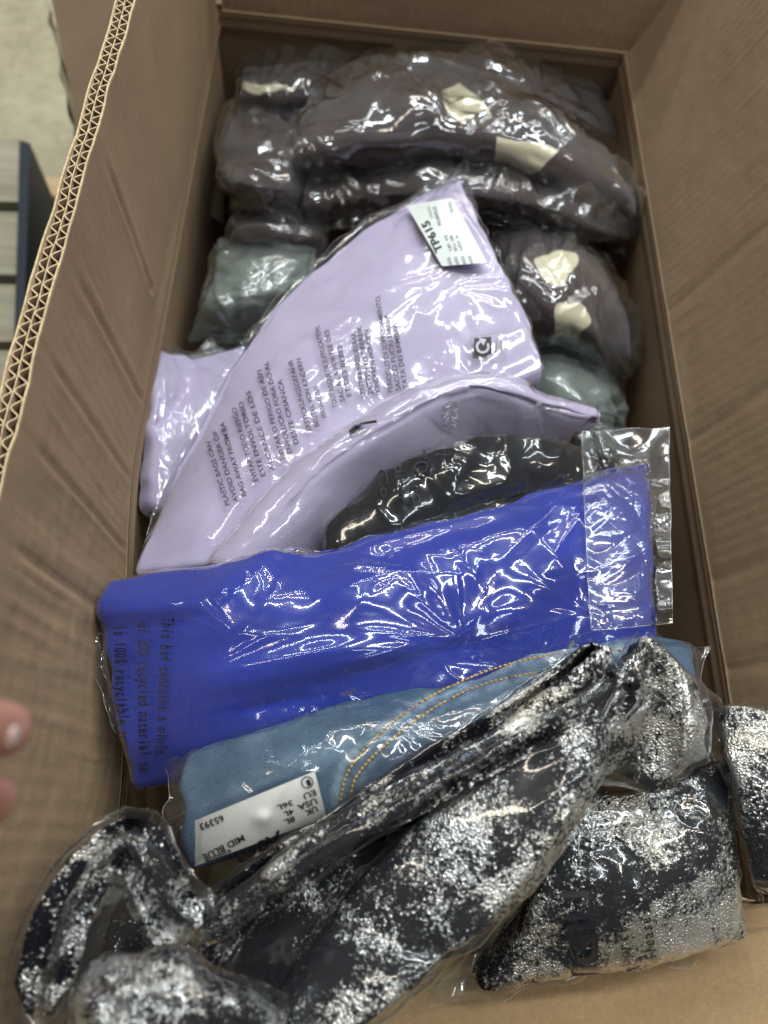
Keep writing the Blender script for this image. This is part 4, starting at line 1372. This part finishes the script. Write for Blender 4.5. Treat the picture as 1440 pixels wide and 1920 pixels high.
p.film(M['film'], (.030, .030, .008, 0), .0022, nrand=60, ang=-.6, spread=1.9, seed=15, bill=0.0032, amp=0.0024, bfreq=17, crump=.9, res=.0014, droop=denim_tail,
       creases=[(395, 1440, 450, 1375, .003, 8), (440, 1365, 510, 1420, .003, 9), (510, 1420, 480, 1450, .002, 8), (400, 1450, 560, 1420, .002, 8), (330, 1400, 330, 1500, .003, 9),
                (590, 1310, 590, 1360, .003, 9), (560, 1345, 590, 1355, .002, 9), (620, 1310, 610, 1335, .002, 7), (460, 1500, 620, 1375, .003, 7), (600, 1370, 640, 1420, .002, 7),
                (740, 1320, 800, 1340, .003, 9), (780, 1310, 760, 1360, .002, 8), (1150, 1200, 1200, 1260, .002, 8), (1290, 1260, 1340, 1210, .004, 10), (1310, 1280, 1370, 1240, .004, 9), (260, 1480, 330, 1400, .004, 9), (250, 1500, 320, 1460, .003, 8)])
print_line(p, p.f, 'too', (640, 1308), (668, 1298), 12, M['ink'])
cf = p.carrier((330, 1440, 620, 1640), 88)
q = quad_grid([(338, 1550), (590, 1446), (612, 1532), (366, 1624)], 40, 20)
dent = lambda a: 0.0022 * np.exp(-(((a[:, 0] - 492) / 16) ** 2 + ((a[:, 1] - 1535) / 14) ** 2)) + 0.0012 * np.exp(-((a[:, 0] - 500 + (a[:, 1] - 1535) * 0.5) / 9) ** 2)
pts = q.reshape(-1, 2)
lab = mesh_obj('size_label', at(pts[:, 0], pts[:, 1], cf(pts) + dent(pts)), grid_faces(20, 40), M['paper'], p.root)


def lab_print(s, a, b, h, m='ink'):
    v, f, w = glyphs(s)
    a, b = np.array(a, float), np.array(b, float)
    L = np.linalg.norm(b - a)
    e = (b - a) / L
    up = np.array([e[1], -e[0]])
    qq = a + e * (v[:, :1] * L / w) + up * (v[:, 1:] * h / .7)
    PP = at(qq[:, 0], qq[:, 1], cf(qq) + dent(qq) + 0.0006)
    mesh_obj('lettering', PP, f, M[m], lab, smooth=False)


lab_print('65393', (417, 1528), (373, 1546), 12)
lab_print('MID BLUE', (455, 1565), (378, 1604), 12)
lab_print('colour', (432, 1592), (384, 1612), 8)
lab_print('A863', (524, 1556), (440, 1604), 19)
lab_print('EU', (590, 1480), (568, 1489), 11)
lab_print('USA', (592, 1496), (557, 1510), 11)
lab_print('UK', (593, 1511), (571, 1520), 11)
lab_print('36L', (547, 1500), (518, 1511), 10)
lab_print('4L', (549, 1516), (531, 1523), 10)
lab_print('8L', (551, 1530), (532, 1538), 10)
lab_print('1', (580, 1461), (573, 1464), 11)
v, f = disc_ring(576, 1467, 9.5, 11.5, 0, 2 * math.pi, 26)
mesh_obj('size_ring', at(v[:, 0], v[:, 1], cf(v) + 0.0006), f, M['ink'], lab, smooth=False)

# two rows of ochre stitches, each stitch a short rounded thread, on the folded jeans
for sm in (SEAM, SEAM2):
    ln = smooth_line([(x + (5 if sm is SEAM else 0), y + (7 if sm is SEAM else 0)) for x, y in sm], 400)
    seg = np.concatenate([[0], np.cumsum(np.linalg.norm(np.diff(ln, axis=0), axis=1))])
    pos = np.arange(4, seg[-1] - 6, 9.5)
    V, F = [], []
    for s0 in pos:
        ss = np.linspace(s0, s0 + 7.2, 5)
        xy = np.stack([np.interp(ss, seg, ln[:, 0]), np.interp(ss, seg, ln[:, 1])], -1)
        zz = p.z_on(xy, 'garment') + 0.0002 + 0.0005 * np.sin(np.linspace(0, np.pi, 5))
        c = at(xy[:, 0], xy[:, 1], zz)
        tg = np.gradient(c, axis=0)
        tg /= np.linalg.norm(tg, axis=1)[:, None]
        a = np.cross(tg, (0, 0, 1.0))
        a /= np.linalg.norm(a, axis=1)[:, None]
        b = np.cross(a, tg)
        r = 0.0006 * np.array([.5, 1, 1.1, 1, .5])[:, None, None]
        th = np.linspace(0, 2 * np.pi, 6, endpoint=False)
        ring = c[:, None] + r * (np.cos(th)[None, :, None] * a[:, None] + np.sin(th)[None, :, None] * b[:, None])
        off = sum(len(x) for x in V)
        V.append(ring.reshape(-1, 3))
        idx = np.arange(30).reshape(5, 6) + off
        r2 = np.roll(idx, -1, axis=1)
        F.append(np.stack([idx[:-1], r2[:-1], r2[1:], idx[1:]], -1).reshape(-1, 4))
    o = mesh_obj('stitching', np.concatenate(V), np.concatenate(F), M['thread'], p.g)
    o['kind'] = 'stuff'

# --- silver foil packs -----------------------------------------------------
GS = 'black bagged garments with silver foil at the front of the carton'
p = Pack('bagged_garment', 'silver-foiled black bagged garment squeezed between square printed silver bag and carton flap', 'garment',
         [[(1335, 1318, .075), (1390, 1315, .08), (1450, 1322, .08), (1520, 1330, .08)],
          [(1355, 1420, .08), (1410, 1415, .088), (1460, 1430, .088), (1530, 1440, .088)],
          [(1385, 1560, .07), (1430, 1560, .078), (1480, 1570, .078), (1540, 1580, .078)],
          [(1410, 1690, .05), (1450, 1690, .06), (1500, 1700, .06), (1550, 1710, .06)]], 0.03, GS)
p.garment('folded_garment', M['foil2'], [('valley', [(1330, 1350), (1400, 1370), (1480, 1400)], 8, .006), ('valley', [(1345, 1390), (1410, 1430), (1480, 1460)], 8, .006)], .003, 18, 16)
p.film(M['film'], (.010, 0, .008, .010), .0025, nrand=50, ang=.5, seed=16, bill=0.0035, amp=0.0025)

p = Pack('bagged_garment', 'square silver-foiled black bagged garment with dark print lying on the folded-out flap', 'garment',
         [[(1010, 1470, .06), (1120, 1475, .065), (1220, 1465, .065), (1320, 1435, .065), (1382, 1415, .055)],
          [(1000, 1600, .065), (1120, 1600, .075), (1220, 1590, .078), (1320, 1560, .075), (1398, 1540, .06)],
          [(985, 1720, .06), (1110, 1720, .07), (1220, 1710, .072), (1330, 1680, .07), (1412, 1650, .055)],
          [(880, 1885, .035), (1060, 1860, .045), (1215, 1838, .045), (1335, 1810, .045), (1418, 1775, .035)]], 0.035, GS)
p.garment('folded_garment', M['foil_square'], [('valley', [(1010, 1560), (1130, 1520), (1250, 1480)], 18, .003), ('valley', [(1080, 1680), (1190, 1640), (1230, 1600)], 18, .003)], .003, 13, 17, rf=(6, -.3, .003))
p.film(M['film'], (.014, .010, 0, .012), .0025, nrand=70, ang=.6, spread=1.8, seed=17, bill=0.0032, amp=0.0024, bfreq=15,
       creases=[(1060, 1560, 1120, 1670, .004, 10), (1040, 1580, 1125, 1672, .003, 9), (1110, 1540, 1400, 1740, .003, 8), (1200, 1640, 1380, 1740, .003, 8), (1140, 1530, 1160, 1460, .003, 9), (1060, 1500, 1140, 1535, .003, 9), (990, 1650, 1090, 1830, .003, 9)])
cf = p.carrier((1040, 1660, 1260, 1830), 85)
print_line(p, p.f, 'IGIU', (1124, 1826), (1108, 1668), 52, M['ink'], lift=.0005, carrier=cf)
print_line(p, p.f, 'beril. an', (1184, 1812), (1166, 1678), 22, M['ink'], mono=True, lift=.0005, carrier=cf)
print_line(p, p.f, 'please r', (1232, 1802), (1215, 1690), 22, M['ink'], mono=True, lift=.0005, carrier=cf)

# the long one: a thin layered ribbon of folded cloth, a flat leaf-shaped panel and a pointed hood, all one garment in one bag
RU = [(352, 1757), (395, 1704), (437, 1660), (520, 1597), (603, 1530), (720, 1466), (850, 1398), (980, 1332), (1090, 1280), (1160, 1230)]
RL = [(360, 1790), (430, 1762), (499, 1712), (562, 1664), (616, 1632), (740, 1550), (870, 1464), (1000, 1385), (1100, 1318), (1168, 1262)]


def between(A, B, f, z):
    return [(a_[0] * (1 - f) + b_[0] * f, a_[1] * (1 - f) + b_[1] * f, zz_) for a_, b_, zz_ in zip(A, B, z)]


ZR = [.080, .088, .094, .102, .106, .110, .114, .118, .120, .122]
p = Pack('bagged_garment', 'long draped silver-foiled black bagged garment peaking over the denim jeans', 'garment',
         [between(RU, RL, 0, ZR), between(RU, RL, .3, [z_ + .012 for z_ in ZR]), between(RU, RL, .7, [z_ + .012 for z_ in ZR]), between(RU, RL, 1, [z_ - .004 for z_ in ZR])], 0.016, GS)
s1 = p
p.garment('folded_edge', M['foil2'], [('valley', [q_[:2] for q_ in between(RU, RL, f_, ZR)], w_, a_) for f_, w_, a_ in ((.34, 5.5, .015), (.66, 5.5, .013))], .003, 26, 18, res=.0012, gres=.0012, slack=0)
p.film(M['film'], (.003, .002, .004, .003), .002, nrand=30, ang=-.62, spread=.5, seed=18, bill=.0012, amp=.0024, bfreq=16, res=.0015, fans=.6)
PL = [(455, 1985), (545, 1825), (612, 1722), (655, 1660), (713, 1607), (813, 1524), (960, 1416), (1085, 1336), (1160, 1262)]
PR = [(600, 1990), (770, 1868), (856, 1800), (915, 1745), (992, 1664), (1046, 1578), (1100, 1458), (1132, 1350), (1172, 1262)]
ZP = [.088, .092, .096, .100, .104, .108, .112, .118, .122]
p = Pack('', '', '', [between(PL, PR, 0, [z_ - .006 for z_ in ZP]), between(PL, PR, .22, [z_ + .008 for z_ in ZP]), between(PL, PR, .55, [z_ + .014 for z_ in ZP]), between(PL, PR, .88, [z_ + .016 for z_ in ZP]), between(PL, PR, 1, [z_ + .004 for z_ in ZP])], 0.012, root=s1.root)
p.garment('draped_panel', M['foil'], [('ridge', [q_[:2] for q_ in between(PL, PR, .93, ZP)], 9, .004), ('valley', [q_[:2] for q_ in between(PL, PR, .84, ZP)], 6, .003),
          ('valley', [(600, 1890), (720, 1835), (840, 1790)], 14, .005), ('ridge', [(560, 1900), (660, 1850), (780, 1800)], 18, .004)], .003, 14, 22, res=.0018, gres=.0025, slack=.02)
p.film(M['film'], (.004, .002, .016, .014), .0022, nrand=40, ang=-.85, spread=.8, seed=22, bill=.0018, amp=.0024, bfreq=14, res=.0015, fans=.8,
       creases=[(1130, 1300, 1080, 1480, .004, 9), (1080, 1470, 965, 1690, .005, 10), (965, 1690, 770, 1865, .005, 10), (560, 1790, 820, 1760, .003, 8)])
p = Pack('', '', '',
         [[(1158, 1245, .118), (1200, 1206, .126), (1238, 1200, .126), (1282, 1232, .118), (1322, 1285, .105)],
          [(1142, 1315, .124), (1196, 1296, .124), (1244, 1292, .116), (1298, 1312, .120), (1340, 1348, .105)],
          [(1120, 1390, .118), (1184, 1390, .114), (1238, 1390, .104), (1292, 1392, .114), (1340, 1398, .100)],
          [(1104, 1462, .100), (1168, 1470, .098), (1232, 1476, .094), (1288, 1454, .096), (1334, 1424, .088)]], 0.014, root=s1.root)
p.garment('hood_fold', M['foil'], [('valley', [(1222, 1210), (1236, 1310), (1216, 1430)], 7, .009), ('valley', [(1275, 1240), (1290, 1340), (1268, 1440)], 5, .007), ('ridge', [(1170, 1250), (1160, 1340), (1130, 1440)], 12, .005)], .003, 20, 23, res=.0016, gres=.0018, slack=.03)
p.film(M['film'], (.003, .006, .003, .006), .0022, nrand=30, ang=1.2, seed=23, bill=.0022, amp=.0024, res=.0015,
       creases=[(1335, 1400, 1140, 1468, .004, 9), (1260, 1240, 1335, 1320, .003, 8), (1340, 1310, 1250, 1450, .003, 8)])

p = Pack('bagged_garment', 'arched silver-foiled black bagged garment curling over the carton rim near the hand', 'garment',
         [[(35, 1890, .09), (82, 1690, .1), (150, 1580, .105), (238, 1530, .108), (308, 1575, .105), (345, 1660, .1), (372, 1735, .095)],
          [(68, 1900, .115), (112, 1720, .125), (172, 1615, .128), (236, 1572, .13), (282, 1620, .128), (318, 1700, .12), (362, 1762, .11)],
          [(105, 1915, .09), (148, 1770, .1), (195, 1685, .105), (236, 1640, .105), (262, 1690, .102), (300, 1755, .095), (352, 1795, .09)]], 0.014, GS)
p.garment('folded_garment', M['foil3'], [('valley', [(52, 1890), (96, 1700), (160, 1594), (238, 1548), (298, 1592), (336, 1672), (368, 1744)], 4.5, .010),
           ('valley', [(70, 1893), (112, 1722), (174, 1618), (237, 1574), (286, 1622), (322, 1700), (362, 1763)], 4.5, .010),
           ('valley', [(88, 1900), (132, 1745), (186, 1655), (237, 1606), (272, 1655), (310, 1730), (357, 1780)], 4.5, .008)], .003, 22, 19, res=.0016, gres=.0018, slack=.03)
p.film(M['film'], (.012, .004, .012, .012), .0025, nrand=60, ang=1.2, spread=1.5, seed=19, bill=0.0035, amp=0.0026, lens=(20, 90),
       creases=[(240, 1580, 340, 1770, .004, 9), (260, 1560, 350, 1700, .003, 9), (150, 1630, 230, 1590, .004, 10)])

p = Pack('bagged_garment', 'dark silver-flecked bagged fill added for the deep shade in the hollow beneath the silver arch', 'garment',
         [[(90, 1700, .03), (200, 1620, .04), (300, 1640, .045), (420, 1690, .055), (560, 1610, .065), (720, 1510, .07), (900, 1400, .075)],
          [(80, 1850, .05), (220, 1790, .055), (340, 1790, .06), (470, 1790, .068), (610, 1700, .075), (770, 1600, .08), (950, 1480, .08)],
          [(90, 1990, .05), (240, 1990, .055), (380, 1990, .06), (520, 1980, .065), (680, 1900, .07), (840, 1790, .075), (1010, 1640, .075)]], 0.03)  # added dark fill, stands in for the black shade below arch and ribbon
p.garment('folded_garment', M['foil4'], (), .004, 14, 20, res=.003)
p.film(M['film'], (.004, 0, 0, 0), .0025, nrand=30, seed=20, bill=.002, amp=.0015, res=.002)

p = Pack('bagged_garment', 'crumpled silver-flecked black bagged garment bulging up under the silver arch', 'garment',
         [[(165, 1835, .1), (250, 1770, .115), (350, 1775, .115), (450, 1830, .105), (520, 1890, .09)],
          [(125, 1890, .12), (235, 1840, .14), (350, 1845, .14), (460, 1890, .13), (540, 1940, .11)],
          [(105, 2000, .12), (230, 1990, .135), (350, 1990, .135), (470, 2000, .125), (560, 2020, .11)]], 0.03, GS)
p.garment('folded_garment', M['foil3'], [('valley', [(200, 1840), (300, 1830), (420, 1880)], 6, .012), ('valley', [(170, 1900), (300, 1880), (470, 1950)], 6, .010), ('valley', [(250, 1800), (270, 1880), (260, 1960)], 14, .008), ('valley', [(380, 1800), (430, 1880), (470, 1960)], 12, .006)], .005, 26, 21, gres=.002, slack=.05)
p.film(M['film'], (.006, .006, .006, 0), .0025, nrand=50, ang=.6, seed=21, bill=0.0035, amp=0.0025)

# ------------------------------------------------------------------ hand at the left edge


def skin_mesh(name, chains, mat, parent=None, sub=2):
    """chains: list of lists of (xyz, radius); equal points are welded; the first vertex is the root"""
    verts, rad, edges, idx = [], [], [], {}
    for ch in chains:
        prev = None
        for P_, r_ in ch:
            key = tuple(np.round(P_, 5))
            if key not in idx:
                idx[key] = len(verts)
                verts.append(tuple(P_))
                rad.append(r_)
            k = idx[key]
            if prev is not None and prev != k:
                edges.append((prev, k))
            prev = k
    me = bpy.data.meshes.new(name)
    me.from_pydata(verts, edges, [])
    o = bpy.data.objects.new(name, me)
    COL.objects.link(o)
    m = o.modifiers.new('skin', 'SKIN')
    m.use_smooth_shade = True
    if not me.skin_vertices:
        bpy.context.view_layer.objects.active = o
        o.select_set(True)
    sv = me.skin_vertices[0].data
    for k, r_ in enumerate(rad):
        sv[k].radius = (r_, r_)
        sv[k].use_root = k == 0
    s = o.modifiers.new('sub', 'SUBSURF')
    s.levels = s.render_levels = sub
    bpy.context.view_layer.update()
    ev = o.evaluated_get(bpy.context.evaluated_depsgraph_get())
    m2 = bpy.data.meshes.new_from_object(ev)
    bpy.data.objects.remove(o)
    m2.materials.clear()
    m2.materials.append(mat)
    m2.polygons.foreach_set('use_smooth', np.ones(len(m2.polygons), bool))
    o = bpy.data.objects.new(name, m2)
    COL.objects.link(o)
    if parent is not None:
        o.parent = parent
        o.matrix_parent_inverse = parent.matrix_world.inverted()
    return o


def hand_pt(px, py, z):
    return at(px, py, z)


HZ = 0.245
hp = hand_pt(-420, 1560, HZ + .02)
hand = thing('person', 'bare hand with curled fingertips reaching in over the carton flap', 'person', tuple(hp))
wr = hand_pt(-640, 1640, HZ + .02)
palm = hand_pt(-460, 1560, HZ + .025)
k_i, k_m, k_r, k_l = hand_pt(-300, 1400, HZ + .03), hand_pt(-310, 1490, HZ + .035), hand_pt(-330, 1580, HZ + .03), hand_pt(-360, 1660, HZ + .02)
arm = [(palm, .017), (wr, .021), (hand_pt(-820, 1740, HZ + .01), .025), (hand_pt(-1100, 1860, HZ), .033)]
fing = lambda kn, pts: [(palm, .017), (kn, .0098)] + pts
chains = [arm,
          fing(k_i, [(hand_pt(-170, 1350, HZ + .035), .0085), (hand_pt(-60, 1362, HZ + .018), .0080), (hand_pt(10, 1368, HZ), .0075), (hand_pt(30, 1369, HZ - .004), .0066)]),
          fing(k_m, [(hand_pt(-180, 1490, HZ + .035), .0085), (hand_pt(-80, 1500, HZ + .018), .0078), (hand_pt(-22, 1502, HZ), .0074), (hand_pt(-2, 1503, HZ - .004), .0066)]),
          fing(k_r, [(hand_pt(-200, 1600, HZ + .03), .0082), (hand_pt(-120, 1608, HZ + .012), .0076), (hand_pt(-70, 1608, HZ - .006), .0068)]),
          fing(k_l, [(hand_pt(-250, 1690, HZ + .02), .0074), (hand_pt(-180, 1700, HZ + .006), .0068), (hand_pt(-140, 1700, HZ - .01), .006)]),
          [(palm, .017), (hand_pt(-470, 1400, HZ + .01), .013), (hand_pt(-380, 1280, HZ), .0105), (hand_pt(-290, 1240, HZ - .005), .0088)]]
skin_mesh('hand', chains, M['skin'], hand)
# fingernail of the index finger: a small curved plate on its tip
cu = quad_grid([(8, 1334), (40, 1346), (40, 1394), (8, 1404)], 9, 9)
zz = np.zeros((9, 9))
s_, t_ = np.meshgrid(np.linspace(-1, 1, 9), np.linspace(-1, 1, 9))
zz = HZ + .0138 - 0.0042 * np.abs(t_) ** 2 - 0.004 * np.clip(s_, 0, 1) ** 2 - .002 * (s_ + 1)
mesh_obj('fingernail', at(cu[..., 0], cu[..., 1], zz), grid_faces(9, 9), M['nail'], hand)

# ------------------------------------------------------------------ background at the upper left: pallet, timber, wrapped carton
pal = thing('wooden_pallet', 'weathered grey plank pallet with navy edge on the concrete floor', 'pallet', tuple(at(-60, 450, FLOOR)))
zt = FLOOR + 0.14
for k, (y0, y1) in enumerate([(255, 378), (392, 515), (528, 640), (652, 760)]):
    a = at([-420, 36, 34, -420], [y0, y0 + 6, y1, y1 - 6], zt)
    b = a - np.array([0, 0, .022])
    V = np.concatenate([a, b])
    mesh_obj('plank', V, [(0, 1, 2, 3), (7, 6, 5, 4), (0, 4, 5, 1), (1, 5, 6, 2), (2, 6, 7, 3), (3, 7, 4, 0)], M['oldwood'], pal, smooth=False)
a = at([38, 56, 40, 22], [262, 268, 760, 760], zt + .004)
b = a.copy()
b[:, 2] = FLOOR
mesh_obj('stringer', np.concatenate([a, b]), [(0, 1, 2, 3), (7, 6, 5, 4), (0, 4, 5, 1), (1, 5, 6, 2), (2, 6, 7, 3), (3, 7, 4, 0)], M['navy'], pal, smooth=False)


def floor_block(name, label, cat, quad, h, mat, parts=None):
    a = at([q_[0] for q_ in quad], [q_[1] for q_ in quad], FLOOR + h)
    b = a.copy()
    b[:, 2] = FLOOR + 0.001
    o = mesh_obj(name, np.concatenate([a, b]), [(0, 1, 2, 3), (7, 6, 5, 4), (0, 4, 5, 1), (1, 5, 6, 2), (2, 6, 7, 3), (3, 7, 4, 0)], mat, None, smooth=False)
    bv = o.modifiers.new('bevel', 'BEVEL')
    bv.width, bv.segments = .004, 2
    o['label'], o['category'] = label, cat
    return o


floor_block('timber_offcut', 'small orange-brown timber offcut on the floor beside the pallet', 'timber', [(58, 330), (120, 330), (120, 368), (58, 370)], .03, M['newwood'])
floor_block('timber_offcut', 'pale cream board piece on the floor beside the pallet', 'timber', [(62, 374), (120, 372), (110, 500), (58, 500)], .02, M['paper'])

# stretch-wrapped brown carton beyond the left flap
wc = thing('wrapped_carton', 'brown carton in stretch wrap standing outside, beyond the corrugated flap edge', 'box', tuple(at(160, 100, FLOOR)))
top = at([88, 420, 420, 150], [-40, -140, 420, 260], -0.12)
bot = top.copy()
bot[:, 2] = FLOOR
mesh_obj('carton_body', np.concatenate([top, bot]), [(0, 1, 2, 3), (7, 6, 5, 4), (0, 4, 5, 1), (1, 5, 6, 2), (2, 6, 7, 3), (3, 7, 4, 0)], M['brownwrap'], wc, smooth=False)
cc = top.mean(0)
wt = cc + (top - cc) * 1.03
U = np.linspace(0, 1, 90)
ringp = np.array([wt[0], wt[3], wt[2]])
line = np.stack([np.interp(U * 2, [0, 1, 2], ringp[:, k]) for k in range(3)], -1)
V_ = np.linspace(0, 1, 40)
G = line[None] + np.zeros((40, 1, 1))
G[..., 2] = (-0.115 - (0.34) * V_)[:, None]
nz = perlin(np.stack([G[..., 0] * 20, G[..., 1] * 20, G[..., 2] * 6], -1), 55)
G[..., 0] -= 0.012 * np.abs(nz)
G[..., 1] -= 0.012 * np.abs(nz)
mesh_obj('stretch_wrap', G, grid_faces(40, 90), M['film_milky'], wc)
